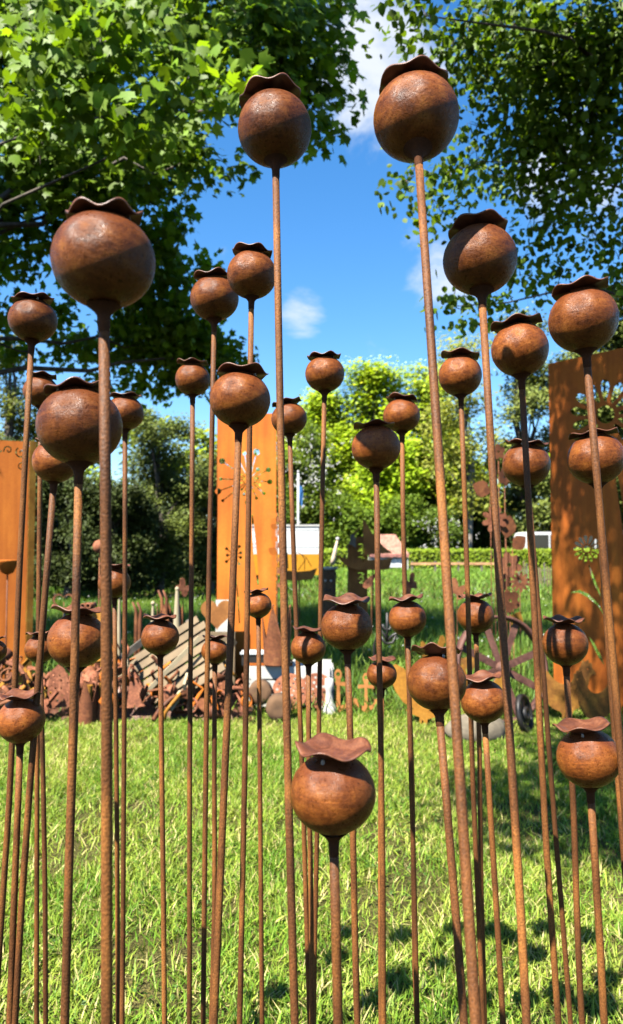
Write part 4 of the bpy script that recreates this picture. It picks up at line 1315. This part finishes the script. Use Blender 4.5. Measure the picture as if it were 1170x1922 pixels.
def hen(label, x, D, h_px, mat, flip=1, yaw=0.0, name='hen_figure', lean=0):
    o = thing_px(name, label, 'figure', x, D, 'rusty birds on the lawn', 0, yaw)
    s = px5(h_px, D)
    f = plate('figure', [smooth_loop([(px * s * flip, pz * s) for px, pz in (HEN if flip > 0 else HEN[::-1])], 1), circ(.36 * s * flip, .78 * s, .012 * s, 8)], mat, o, .004)
    f.rotation_euler = (lean, 0, 0)
    t = MB(); t.tube([(.05 * s * flip, .006, -.08), (.05 * s * flip, .006, .4 * s)], .004, 6); t.build('prop', M_brown, o)
    return o


EGG = [(-.15, 0), (-.02, 0), (-.03, .06), (.03, .06), (.04, 0), (.15, 0), (.10, .06), (.11, .14), (.30, .20), (.26, .28), (.18, .34), (-.02, .36), (-.14, .44), (-.30, .58), (-.44, .74), (-.52, .92), (-.45, 1.02), (-.25, 1.04), (-.02, .96), (.14, .80), (.20, .62), (.16, .42), (-.20, .36), (-.30, .30), (-.12, .18), (-.11, .12)]
D = 5.2
o = thing_px('bird_figure', 'large ochre rusty bird figure with egg-shaped body on the lawn', 'figure', 795, D, 'rusty birds on the lawn')
bird = px_plate(D, 795, [(786, 1364), (788, 1346), (772, 1340), (762, 1332), (778, 1331), (757, 1318), (742, 1296), (733, 1272), (733, 1254), (742, 1246), (758, 1254), (772, 1272), (784, 1296), (800, 1318), (812, 1330), (832, 1337), (818, 1346), (803, 1350), (801, 1366), (794, 1367), (795, 1352), (792, 1352), (792, 1366)])
plate('figure', [bird], M_yellowrust, o, .004)
t = MB(); t.tube([(0, .03, -.08), (-.06, .006, .3)], .004, 6); t.build('prop', M_brown, o)
hen('big ochre rusty hen between the low pod and the iron wheel', 905, 5.0, 140, M_yellowrust, -1, .25)
hen('ochre rusty hen standing right of the iron wheel', 1050, 5.3, 128, M_ochre2, 1, -.2)
hen('ochre rusty hen at the foot of the dappled panel', 1118, 5.1, 120, M_ochre2, -1, .2)
hen('small ochre rusty hen in the grass behind the slim pod', 808, 7.6, 70, M_yellowrust, 1, .4)
hen('small dark ochre rusty hen behind the wheel, left', 868, 7.0, 75, M_ochre2, -1, -.3)
o = thing_px('stone', 'pale boulder lying under the low pods on the right', 'stone', 892, 4.85)
t = MB()
pr = [(.001, .16), (.07, .15), (.12, .11), (.14, .06), (.13, .0), (.001, -.02)]
t.lathe(pr, 14); me = t.mesh('boulder')
for v in me.vertices:
    q = mnoise.noise(v.co * 9) * .03
    v.co += Vector((v.co.x, v.co.y * .8, 0)).normalized() * q if v.co.length > .02 else Vector((0, 0, 0))
    v.co.x *= 1.5
mesh_obj('boulder', me, M_stone, o)


# ---- iron wheels
def iron_wheel(label, x, y, r_px, D, n, tilt, yaw, wid=.07, mat=M_wheel):
    r = px5(r_px, D)
    o = thing_px('wagon_wheel_ornament', label, 'wheel', x, D, 'old iron wheels', 0, yaw)
    root = bpy.data.objects.new('rim', None)
    Mt = Matrix.Translation((0, 0, r * math.cos(tilt))) @ Matrix.Rotation(math.pi / 2 + tilt, 4, 'X')
    t = MB(); t.lathe([(r, -wid / 2), (r, wid / 2), (r - .022, wid / 2), (r - .022, -wid / 2)], 48, Mt, close=True); t.build('rim', mat, o)
    t = MB(); t.lathe([(.02, -wid * .8), (.045, -wid * .8), (.05, 0), (.045, wid * .8), (.02, wid * .8)], 16, Mt, close=True); t.build('hub', mat, o)
    for k in range(n):
        a = 2 * math.pi * k / n + .3
        Ms = Mt @ Matrix.Rotation(a, 4, 'Z')
        t = MB(); t.box(.045, r - .023, -.025, .025, -.004, .004, Ms); t.build('spoke', mat, o)
    bpy.data.objects.remove(root)
    return o


iron_wheel('large old iron wheel with flat spokes leaning among the hens', 938, 1272, 98, 5.35, 8, -.15, .35)
iron_wheel('small dark iron wheel lying against the large one', 980, 1342, 36, 5.0, 6, -.2, 1.0, .03, M_black)
# black wrought iron trellis
D = 6.2
o = thing_px('iron_trellis', 'black wrought iron trellis with curls behind the slim pods', 'trellis', 727, D)
def pv(x, y, dy=0): q = P(x, y, D); return (q.x - X(727, D), dy, q.z)
for pts in ([(703, 1300), (703, 1210), (708, 1192), (716, 1184), (722, 1192), (727, 1204)], [(770, 1300), (769, 1215), (762, 1196), (750, 1186), (738, 1192), (727, 1204)], [(718, 1172), (722, 1182), (727, 1180), (732, 1182), (736, 1172)], [(727, 1150), (727, 1180), (727, 1204)], [(716, 1195), (722, 1206), (728, 1208), (738, 1206), (744, 1192)]):
    t = MB(); t.tube([pv(*q) for q in pts], .012, 7); t.build('scroll', M_black, o)
for xx in (703, 770):
    t = MB(); t.tube([pv(xx, 1290), (X(xx, D) - X(727, D), 0, -.05)], .008, 7); t.build('leg', M_black, o)


# ------------------------------------------------------------------ pallet, tubes, sheets and the scrap heap
D = 5.6
pal = empty('wooden_pallet', tuple(P(322, 1262, D)), 'weathered wooden pallet leaning on the scrap heap', 'pallet')
pal.rotation_mode = 'QUATERNION'
pal.rotation_quaternion = (Matrix.Rotation(rad(-33), 4, 'Y') @ Matrix.Rotation(rad(52), 4, 'X')).to_quaternion()
for i in range(7):
    t = MB(); yy = -.25 + i * .083; l_ = .36 + R.uniform(-.02, .03); t.box(-l_, l_, yy, yy + .062, 0, .018); t.build('slat', M_wood, pal)
for xx in (-.30, 0, .28):
    t = MB(); t.box(xx - .03, xx + .03, -.25, .34, -.07, -.003); t.build('runner', M_greywood, pal)
for lab, a0, b0, D0, w0, m_ in (('long pale lath leaning diagonally across the pallet', (266, 1308), (375, 1196), 5.4, .03, M_palewood), ('grey board leaning left of the pallet', (222, 1240), (278, 1196), 5.75, .05, M_greywood), ('pale upright lath between the two left rods', (226, 1340), (240, 1236), 5.45, .025, M_palewood),
                            ('pale chip of wood on the scrap heap', (346, 1290), (352, 1268), 5.3, .05, M_palewood), ('bright splinter of wood lying low on the heap', (320, 1330), (340, 1300), 5.25, .045, M_palewood), ('broad pale board at the right of the pallet', (402, 1250), (440, 1200), 5.7, .07, M_wood)):
    a_, b_ = P(*a0, D0), P(*b0, D0 + .12)
    o = empty('wooden_lath', tuple(a_), lab, 'board')
    v_ = b_ - a_
    M = v_.to_track_quat('X', 'Y').to_matrix().to_4x4()
    t = MB(); t.box(0, v_.length, -w0 / 2, w0 / 2, -.009, .009, M); t.build('board', m_, o)

# cut tubes
for lab, x, D, r_px, ht, rz in (('rusty tube lantern with pointed cut-outs under the big left pod', 170, 5.25, 17, 1268, .0), ('second rusty tube lantern just right of the first', 196, 5.3, 12, 1262, .8), ('thin rusty tube at the left of the two lanterns', 150, 5.3, 7, 1288, 1.5)):
    o = thing_px('tube_lantern', lab, 'lantern', x, D, 'rusty tube lanterns', 0, rz)
    r = px5(r_px, D); zt = P(0, ht, D).z
    vo, fo = [], []
    seg = 32
    for k in range(seg):
        a = 2 * math.pi * k / seg
        ph = (k % 8) / 8
        lo = zt * (.45 + .5 * abs(ph - .5) * 2)
        for rr_, z in ((r, 0), (r, zt * .4), (r, lo), (r - .003, lo), (r - .003, 0)):
            vo.append((rr_ * math.cos(a), rr_ * math.sin(a), z))
    for k in range(seg):
        j = (k + 1) % seg
        for i in range(4): fo.append((k * 5 + i, j * 5 + i, j * 5 + i + 1, k * 5 + i + 1))
    t = MB(); t.add(vo, fo); t.build('tube', M_brown, o)
    t = MB(); t.lathe([(r * .5, 0.01), (r * .5, zt * .8)], 16); t.build('inner_liner', M_yellowrust, o)

# lace sheet and plain tile
D = 5.35
o = thing_px('lace_sheet', 'pinkish rusty sheet with ragged holes at the left of the heap', 'sheet', 108, D)
loops = [px_plate(D, 108, [(88, 1330), (134, 1326), (132, 1290), (118, 1256), (106, 1248), (92, 1262), (88, 1290)])]
for k in range(16):
    q = (R.uniform(94, 126), R.uniform(1286, 1322))
    if all(math.hypot(q[0] - z[0], q[1] - z[1]) > 7 for z in [l_[0] for l_ in [[(0, 0)]]]): pass
hs_ = []
for _ in range(200):
    q = (R.uniform(94, 127), R.uniform(1268, 1322))
    if all(math.hypot(q[0] - z[0], q[1] - z[1]) > 8 for z in hs_) and len(hs_) < 17: hs_.append(q)
loops += [px_plate(D, 108, circ(q[0], q[1], R.uniform(1.4, 2.8), 7)) for q in hs_]
f = plate('sheet', loops, M_pink, o, .004); f.rotation_euler = (-.1, 0, 0)
o = thing_px('rust_tile', 'rusty steel tile leaning at the front of the heap', 'sheet', 246, 5.3)
f = plate('sheet', [px_plate(5.3, 246, [(236, 1330), (272, 1326), (262, 1285), (248, 1262), (240, 1275)])], M_pink, o, .005); f.rotation_euler = (-.25, 0, 0)

# scrap heap pieces
PIECES = {}
def piece(kind):
    if kind in PIECES: return PIECES[kind]
    if kind == 'heart': me = plate_mesh('heart_piece', [heart_pts(.05)], .004)
    elif kind == 'ring':
        t = MB(); t.lathe([(.045, -.01), (.045, .01), (.037, .01), (.037, -.01)], 20, Matrix.Rotation(math.pi / 2, 4, 'X'), close=True); me = t.mesh('ring_piece')
    elif kind == 'bar': t = MB(); t.box(-.12, .12, -.011, .011, -.006, .006); me = t.mesh('bar_piece')
    elif kind == 'strip':
        t = MB(); t.tube([(-.1, 0, 0), (-.03, .01, .02), (.04, -.01, .015), (.11, 0, -.02)], .013, 5); me = t.mesh('strip_piece')
    elif kind == 'star': me = plate_mesh('star_piece', [[((.06 if i % 2 == 0 else .026) * math.sin(i * math.pi / 5), (.06 if i % 2 == 0 else .026) * math.cos(i * math.pi / 5)) for i in range(10)]], .004)
    elif kind == 'leaf': me = plate_mesh('leaf_piece', [leaf_out(.11, .35)], .004)
    elif kind == 'curl': t = MB(); t.tube([(.055 * (1 - i / 26) * math.cos(i * .42), .004 * i / 20, .055 * (1 - i / 26) * math.sin(i * .42)) for i in range(22)], .006, 5); me = t.mesh('curl_piece')
    elif kind == 'bracket':
        t = MB(); t.box(-.05, .05, -.02, .02, -.004, .004); t.box(.046, .054, -.02, .02, .004, .09); me = t.mesh('bracket_piece')
    elif kind == 'flower': me = plate_mesh('flower_piece', [flower_outline(.055, 6, .4), circ(0, 0, .01, 8)], .004)
    elif kind == 'cup': t = MB(); t.lathe([(.001, 0), (.03, 0), (.042, .06), (.045, .06), (.034, -.004), (.001, -.004)], 14); me = t.mesh('cup_piece')
    PIECES[kind] = me
    return me


LABS = {'heart': 'small rusty heart lying in the scrap heap', 'ring': 'rusty iron ring lying in the scrap heap', 'bar': 'flat rusty iron bar lying in the scrap heap', 'strip': 'bent rusty iron strip lying in the scrap heap',
        'star': 'small rusty star lying in the scrap heap', 'leaf': 'small rusty leaf lying in the scrap heap', 'curl': 'curled rusty wire lying in the scrap heap', 'bracket': 'bent rusty bracket lying in the scrap heap', 'flower': 'small rusty flower lying in the scrap heap', 'cup': 'small rusty cup lying in the scrap heap'}
kinds = list(LABS)
mats_h = [M_pink, M_brown, M_pink, M_yellowrust, M_orange]
variants = {}
def scrap(kind, loc, rot, sc_, mi):
    key = (kind, mi)
    if key not in variants:
        me = piece(kind).copy(); me.materials.clear(); me.materials.append(mats_h[mi]); variants[key] = me
    o = bpy.data.objects.new('scrap_' + kind, variants[key])
    COL.objects.link(o)
    o.location = loc; o.rotation_euler = rot; o.scale = (sc_,) * 3
    px = loc[0] / loc[1] * F + 585
    zone = ('at the left edge' if px < 60 else 'behind the big left heads' if px < 150 else 'by the tube lanterns' if px < 220 else 'left of the pallet' if px < 265 else 'under the pallet' if px < 335 else 'in front of the pallet end' if px < 400 else 'by the white crate')
    lev = 'on top of' if loc[2] > .2 else 'halfway up' if loc[2] > .09 else 'at the bottom of'
    colr = ('pinkish', 'brown', 'pinkish', 'ochre', 'orange')[mi]
    tag(o, f"{colr} rusty {LABS[kind].split('rusty ')[1].split(' lying')[0]} {lev} the heap {zone}", 'scrap piece', f'{colr} rusty {kind} pieces {lev} the heap {zone}')


def heap_h(px):
    # height of the heap top in px above the ground line, by image column
    return np.interp(px, [-60, 0, 40, 90, 140, 200, 240, 300, 360, 420, 455, 480], [95, 105, 110, 60, 55, 110, 125, 75, 70, 85, 60, 20])


N = 0
while N < 270:
    px = R.uniform(-40, 468)
    D = R.uniform(5.25, 6.0)
    if 92 < px < 140 and D < 5.5: continue
    top = heap_h(px) * D / F * max(.12, 1 - ((D - 5.62) / .55) ** 2)
    z = R.uniform(0, 1) ** .6 * top + .012
    scrap(R.choice(['bar', 'bar', 'strip', 'strip', 'bracket', 'curl', 'heart', 'star', 'leaf', 'ring', 'flower', 'cup']), (X(px, D), D, z), (R.uniform(-.9, .9), R.uniform(-1.4, 1.4), R.uniform(0, 6.28)), R.uniform(.8, 1.45), R.choice([0, 0, 1, 1, 2, 3, 4]))
    N += 1
# filler mound under the loose pieces, rust colour darkened like shaded gaps
hm = MB(); cols_, rows_ = 44, 12
hv_ = []
for j in range(rows_):
    for i in range(cols_):
        px = -60 + i * 540 / (cols_ - 1); D = 5.22 + j * .85 / (rows_ - 1)
        hh = heap_h(px) * D / F * .45 * max(0, 1 - ((D - 5.68) / .38) ** 2)
        hv_.append((X(px, D), D, hh * (1 + .5 * mnoise.noise(Vector((px * .05, D * 9, 0)))) - .01))
hm.add(hv_, [(j * cols_ + i, j * cols_ + i + 1, (j + 1) * cols_ + i + 1, (j + 1) * cols_ + i) for j in range(rows_ - 1) for i in range(cols_ - 1)])
tag(hm.build('gap_mound', rust('gap_shade_rust', [(0.3, (0.03, 0.012, 0.007)), (0.5, (0.09, 0.033, 0.016)), (0.7, (0.20, 0.08, 0.04))], scale=30, bump=1.0, speck=.5)), 'filler mound under the scrap heap, coloured dark like shaded gaps', 'scrap', kind='stuff')


# ------------------------------------------------------------------ poppy seed heads on rods
def pod_body_mesh(seed):
    t = MB()
    n, m = 40, 26
    prof = []
    for i in range(m + 1):
        a = math.pi * i / m
        r = max(.004, math.sin(a)); z = -math.cos(a) * .965
        prof.append((r, z))
    t.lathe(prof, n)
    me = t.mesh('pod_body')
    sv = Vector((seed * 7.1, seed * 3.3, 0))
    for v in me.vertices:
        q = 1 + .007 * mnoise.noise(v.co * 1.3 + sv) + .0012 * mnoise.noise(v.co * 5 + sv)
        v.co *= q
    me.materials.append(M_pod)
    return me


def rim_mesh(seed, flat=False):
    rr_ = random.Random(seed)
    t = MB()
    n = 96
    prof = [(.02, .935), (.30, .94), (.45, .955), (.54, .995), (.63, 1.045), (.76, 1.095), (.88, 1.12), (.955, 1.115)]
    if flat: prof = [(.02, .935), (.30, .935), (.46, .925), (.60, .915), (.74, .92), (.84, .93), (.91, .94), (.955, .94)]
    lob = rr_.choice([6, 6, 7, 5])
    amps = [rr_.uniform(.045, .09) for _ in range(lob)]
    ph = rr_.uniform(0, 6.28)
    tx, ty = rr_.uniform(-.06, .06), rr_.uniform(-.06, .06)
    vs_ = []
    for side in (0, 1):
        for (r, z) in prof:
            for k in range(n):
                a = 2 * math.pi * k / n
                u = (a * lob / 6.2832) % lob
                am = amps[int(u) % lob] * (1 - (u % 1)) + amps[(int(u) + 1) % lob] * (u % 1)
                g_ = max(0, (r - .42) / .53) ** 1.3
                zz = z + am * math.cos(lob * a + ph) * g_ + (tx * math.cos(a) + ty * math.sin(a)) * g_
                ro = r * (1 + .03 * math.cos(lob * a + ph + 1.2) * g_)
                vs_.append((ro * math.cos(a), ro * math.sin(a), zz - side * .038))
    m = len(prof)
    fs = []
    for s_ in (0, 1):
        for i in range(m - 1):
            for k in range(n):
                q = (s_ * m * n + i * n + k, s_ * m * n + i * n + (k + 1) % n, s_ * m * n + (i + 1) * n + (k + 1) % n, s_ * m * n + (i + 1) * n + k)
                fs.append(q if s_ == 0 else q[::-1])
    e0 = (m - 1) * n
    e1 = m * n + (m - 1) * n
    for k in range(n): fs.append((e0 + k, e0 + (k + 1) % n, e1 + (k + 1) % n, e1 + k))
    t.add(vs_, fs, True)
    me = t.mesh('rim')
    me.materials.append(M_rim)
    return me


BODIES = [pod_body_mesh(i) for i in range(6)]
RIMS = [rim_mesh(100 + i) for i in range(8)]
RIMSF = [rim_mesh(200 + i, True) for i in range(8)]
t = MB(); t.lathe([(.001, .06), (.03, .05), (.045, 0), (.05, -.06), (.02, -.09)], 10); WELD = t.mesh('weld_bead'); WELD.materials.append(M_weld)
ROD_R = .005


def poppy(cx, cy, rx, bx, w, label, Db=None, rim=None):
    D = 14.0 / w
    Db = Db or D
    c = P(cx, cy, D)
    base = P(bx, 1922, Db)
    v = c - base
    foot = c - v * ((c.z + .0) / v.z)
    Rp = rx * D / F
    o = empty('poppy_stake', foot, label, 'garden stake', 'rusty poppy seed heads on rods')
    ax = v.normalized()
    cl = c - foot
    up = (ax + Vector((R.gauss(0, .05), R.gauss(0, .05), 0))).normalized()
    q = up.to_track_quat('Z', 'Y')
    from mathutils import Quaternion
    spin = Quaternion((0, 0, 1), R.uniform(0, 6.28))
    k = R.randrange(len(BODIES))
    b = bpy.data.objects.new('pod_body', BODIES[k]); link(b, o)
    b.location = cl; b.rotation_mode = 'QUATERNION'; b.rotation_quaternion = q @ spin; sq = R.uniform(.93, 1.0); b.scale = (Rp, Rp * R.uniform(.98, 1.015), Rp * sq)
    r = bpy.data.objects.new('rim', (RIMSF if cy < 930 else RIMS)[R.randrange(8)]); link(r, o)
    r.location = cl; r.rotation_mode = 'QUATERNION'; r.rotation_quaternion = q @ Quaternion((0, 0, 1), R.uniform(0, 6.28)); rs = (np.interp(rx, [30, 60, 90], [.93, .88, .82]) if cy < 930 else np.interp(rx, [30, 60, 90], [.98, .96, .94])) * R.uniform(.95, 1.03); r.scale = (Rp * rs, Rp * rs * R.uniform(.94, 1.04), Rp * (sq + R.uniform(.02, .05)))
    # weld bead under a dip of the rim
    a = R.uniform(-2.6, -.6)
    wb = bpy.data.objects.new('weld_bead', WELD); link(wb, b); wb.location = (.47 * math.cos(a), .47 * math.sin(a), .90)
    # socket fillet and sleeve
    t = MB()
    rr0 = ROD_R / Rp
    t.lathe([(.34, -.90), (.26, -.955), (.19, -1.02), (max(.135, rr0 * 1.15), -1.10), (rr0 * 1.14, -1.2), (rr0 * 1.08, -1.4), (rr0 * .95, -1.44)], 18)
    s_ = t.build('socket', M_sock, o); s_.location = cl; s_.rotation_mode = 'QUATERNION'; s_.rotation_quaternion = ax.to_track_quat('Z', 'Y'); s_.scale = (Rp,) * 3
    # rod
    n = 9
    pts, L_ = [], cl.length
    wob = [R.gauss(0, .0012) for _ in range(4)]
    for i in range(n):
        tt = i / (n - 1)
        p = Vector((0, 0, 0)).lerp(cl - ax * Rp * .9, tt)
        if i == 0: p -= ax * .08
        env = math.sin(math.pi * tt)
        p.x += env * (wob[0] * 2 + wob[1] * math.sin(tt * 9)); p.y += env * (wob[2] + wob[3] * math.sin(tt * 7))
        pts.append(p)
    t = MB(); t.tube(pts, ROD_R, 12); t.build('stem', M_stem, o)
    return o


PODS = [
    (195, 490, 97, 199, 21, 'largest rusty poppy head, high at the left, on the thickest looking rod'),
    (516, 243, 71, 560, 13.5, 'tall rusty poppy head against the sky, left of the two topmost', .92),
    (781, 222, 82, 888, 15, 'topmost rusty poppy head, right of centre against the sky', .66),
    (901, 488, 70, 985, 14, 'rusty poppy head below and right of the topmost one', .88),
    (62, 601, 45, -12, 11, 'poppy head near the left edge with the orange panel under it'),
    (77, 735, 32, 70, 9, 'poppy head mostly hidden behind the big left heads'),
    (150, 800, 78, 126, 15.5, 'big shaded poppy head low at the left with the wide dark rim', .86),
    (104, 866, 42, 36, 12, 'poppy head tucked under the big shaded one at left'),
    (235, 775, 35, 228, 9, 'poppy head right behind the thickest rod, left side'),
    (403, 560, 46, 383, 9.5, 'poppy head left of its overlapping twin, upper middle left'),
    (473, 516, 47, 449, 10.5, 'poppy head right of its overlapping twin, touching the tall rod'),
    (362, 712, 33, 356, 9, 'small poppy head before the maple leaves, left of the centre panel'),
    (451, 750, 58, 400, 13, 'poppy head just above the top of the centre panel', 1.02),
    (543, 786, 34, 582, 9, 'small poppy head crossed by the tall middle rod'),
    (610, 702, 37, 590, 9, 'small poppy head alone on the sky at the centre'),
    (754, 780, 35, 786, 9, 'darker small poppy head right behind another, before the bright trees'),
    (706, 840, 46, 717, 11, 'poppy head in front of the bright trees with a darker one behind'),
    (864, 705, 41, 906, 9.5, 'poppy head between the two tall right rods'),
    (976, 656, 54, 1052, 12, 'poppy head left of the rightmost high one'),
    (1095, 601, 64, 1214, 14, 'high poppy head nearest the right edge, over the dappled panel'),
    (988, 872, 44, 1068, 9.5, 'poppy head left of the dappled panel crossed by a rod'),
    (1119, 861, 52, 1196, 11.5, 'poppy head in front of the dappled panel daisy'),
    (215, 1094, 30, 221, 8.6, 'small poppy head behind the thickest rod at mid height'),
    (485, 1136, 25, 492, 8.6, 'smallest poppy head, in front of the centre panel foot'),
    (301, 1196, 35, 308, 9.5, 'poppy head in front of the wooden pallet'),
    (76, 1218, 28, 84, 9.2, 'small poppy head left of the big low one at left'),
    (146, 1202, 55, 122, 12.5, 'big low poppy head with lit rim at left, crossed by a rod'),
    (40, 1352, 43, 18, 12, 'low poppy head at the left edge above the lawn'),
    (404, 1222, 26, 396, 9, 'small shaded poppy head right of the pallet, half hidden by rods'),
    (579, 1216, 33, 588, 9.4, 'poppy head before the white crate with lit scalloped rim'),
    (651, 1176, 48, 672, 12, 'poppy head above the anchors in the middle'),
    (717, 1266, 28, 719, 9.2, 'small low poppy head beside the egg-shaped bird'),
    (765, 1161, 35, 784, 9.4, 'slim poppy head with a rod shadow right of the middle'),
    (893, 1156, 34, 908, 9, 'poppy head above the iron wheel, crossed by a rod'),
    (820, 1281, 55, 872, 14.5, 'big low poppy head right of the middle before the bird', .9),
    (908, 1316, 41, 940, 11, 'low poppy head in front of the large ochre hen'),
    (1061, 1209, 41, 1096, 11.4, 'poppy head in front of the dappled panel foot'),
    (1105, 1422, 57, 1132, 13.5, 'lowest poppy head at the right, with open scalloped rim'),
    (625, 1488, 79, 633, 18, 'lowest and nearest poppy head in the middle over the lawn'),
    (-10, 1222, 22, -26, 10, 'poppy head cut off by the left edge'),
]
for p in PODS: poppy(*p)


# ------------------------------------------------------------------ grass
def blades(name, n, sampler, hgt, wid, cols, lean, label, dens=None, segs=2):
    xy = sampler(n)
    if dens is not None:
        keep = dens(xy)
        xy = xy[keep]
    n = len(xy)
    h_ = hgt[0] + (hgt[1] - hgt[0]) * NR.beta(2, 2.5, n)
    w_ = wid * NR.uniform(.6, 1.3, n)
    az = NR.uniform(0, 2 * np.pi, n)
    ln = np.abs(NR.normal(0, lean, n)) + .12
    bend = NR.uniform(.2, 1.0, n)
    d = np.stack([np.cos(az), np.sin(az)], 1)
    s = np.stack([-np.sin(az + NR.normal(0, .6, n)), np.cos(az + NR.normal(0, .6, n))], 1)
    base = np.concatenate([xy, np.full((n, 1), -.004)], 1)
    V = np.zeros((n, 5, 3))
    for i, (t, ww) in enumerate(((0, 1.0), (.55, .8), (1.0, 0))):
        off = h_ * (ln * t + bend * ln * t * t)
        c = base.copy()
        c[:, :2] += d * off[:, None]
        c[:, 2] += h_ * t * (1 - .35 * np.minimum(1, ln * bend) * t)
        if ww:
            V[:, 2 * i, :] = c; V[:, 2 * i + 1, :] = c
            V[:, 2 * i, :2] -= s * (w_ * ww / 2)[:, None]; V[:, 2 * i + 1, :2] += s * (w_ * ww / 2)[:, None]
        else:
            V[:, 4, :] = c
    T = np.array([(0, 1, 3), (0, 3, 2), (2, 3, 4)])[None] + (np.arange(n) * 5)[:, None, None]
    C = np.repeat(cols(xy)[:, None, :], 5, 1)
    o = tri_mesh(name, V.reshape(-1, 3), T.reshape(-1, 3), C.reshape(-1, 3), M_grass)
    return tag(o, label, 'grass', kind='stuff')


def vnoise(xy, s, off=0.0):
    return np.array([mnoise.noise(Vector((x * s + off, y * s, off * .37))) for x, y in xy])


def wedge(y0, y1, pw=1.0, margin=.35, slope=.52):
    def f(n):
        t = NR.random(n * 2)
        y = (y0 ** pw + (y1 ** pw - y0 ** pw) * t) ** (1 / pw)
        x = NR.uniform(-1, 1, n * 2) * (slope * y1 + margin)
        k = np.abs(x) < slope * y + margin
        return np.stack([x[k], y[k]], 1)[:n]
    return f


def lawn_cols(xy):
    n = len(xy)
    p = vnoise(xy, 1.1) * .9 + vnoise(xy, 4.0, 5.0) * .6 + NR.normal(0, .42, n)
    gcol = np.array([0.13, 0.275, 0.018]); ycol = np.array([0.36, 0.45, 0.055]); dry = np.array([0.64, 0.55, 0.22])
    t = np.clip(p * 1.0 + .45, 0, 1)[:, None]
    c = gcol * (1 - t) + ycol * t
    dr = (NR.random(n) < .09 + .18 * np.clip(p, 0, 1))[:, None]
    c = np.where(dr, dry, c)
    return c * NR.uniform(.7, 1.25, (n, 1))


def lawn_dens(xy):
    p = vnoise(xy, 3.1, 9.0) + .5 * vnoise(xy, 8.0, 2.0)
    return (NR.random(len(xy)) < np.clip(1.05 + p * 1.9, .22, 1))


blades('lawn_grass', 300000, wedge(1.45, 5.6, 1.2), (.018, .062), .0046, lawn_cols, .55, 'short sunlit lawn grass under and behind the poppy rods', lawn_dens)


def meadow_cols(xy):
    n = len(xy)
    t = np.clip(vnoise(xy, .7) + NR.normal(0, .35, n) + .3, 0, 1)[:, None]
    c = np.array([0.075, 0.165, 0.014]) * (1 - t) + np.array([0.20, 0.31, 0.035]) * t
    far = np.clip((xy[:, 1:2] - 20) / 15, 0, 1); c = c * (1 + .5 * far)  # far blades lightened in colour, standing in for sun beyond the tree shade
    return c * NR.uniform(.7, 1.25, (n, 1))


blades('meadow_grass', 90000, wedge(5.4, 17, .9, .6), (.08, .26), .009, meadow_cols, .4, 'taller meadow grass behind the scrap heap and the panels')
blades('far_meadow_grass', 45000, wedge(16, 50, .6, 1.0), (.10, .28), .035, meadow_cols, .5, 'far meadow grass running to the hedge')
# clover and weeds in the lawn
xy = wedge(1.5, 4.6, 1.2)(2600)
k = vnoise(xy, 2.2, 31.0) > .12
xy = xy[k]
pos = np.repeat(np.concatenate([xy, NR.uniform(.012, .04, (len(xy), 1))], 1), 3, 0)
pos[:, :2] += NR.normal(0, .008, (len(pos), 2))
V, T, C = place_leaves(oval_leaf(), pos, np.tile([[0, 0, 1.0]], (len(pos), 1)) + NR.normal(0, .35, (len(pos), 3)), NR.uniform(.008, .018, len(pos)), leaf_cols(len(pos), (.09, .19, .03), .2, .2))
tag(tri_mesh('clover', V, T, C, M_leaf), 'clover leaves scattered in the lawn', 'clover', kind='stuff')
# white meadow flowers
xy = wedge(7, 20, .8, .6)(700)
pos = np.concatenate([xy, NR.uniform(.14, .30, (len(xy), 1))], 1)
V, T, C = place_leaves(oval_leaf(), pos, np.tile([[-.2, -.4, .8]], (len(pos), 1)) + NR.normal(0, .3, (len(pos), 3)), NR.uniform(.014, .03, len(pos)), np.full((len(pos), 3), .75))
tag(tri_mesh('meadow_daisies', V, T, C, M_leaf), 'tiny white flowers scattered in the meadow grass', 'flowers', kind='stuff')
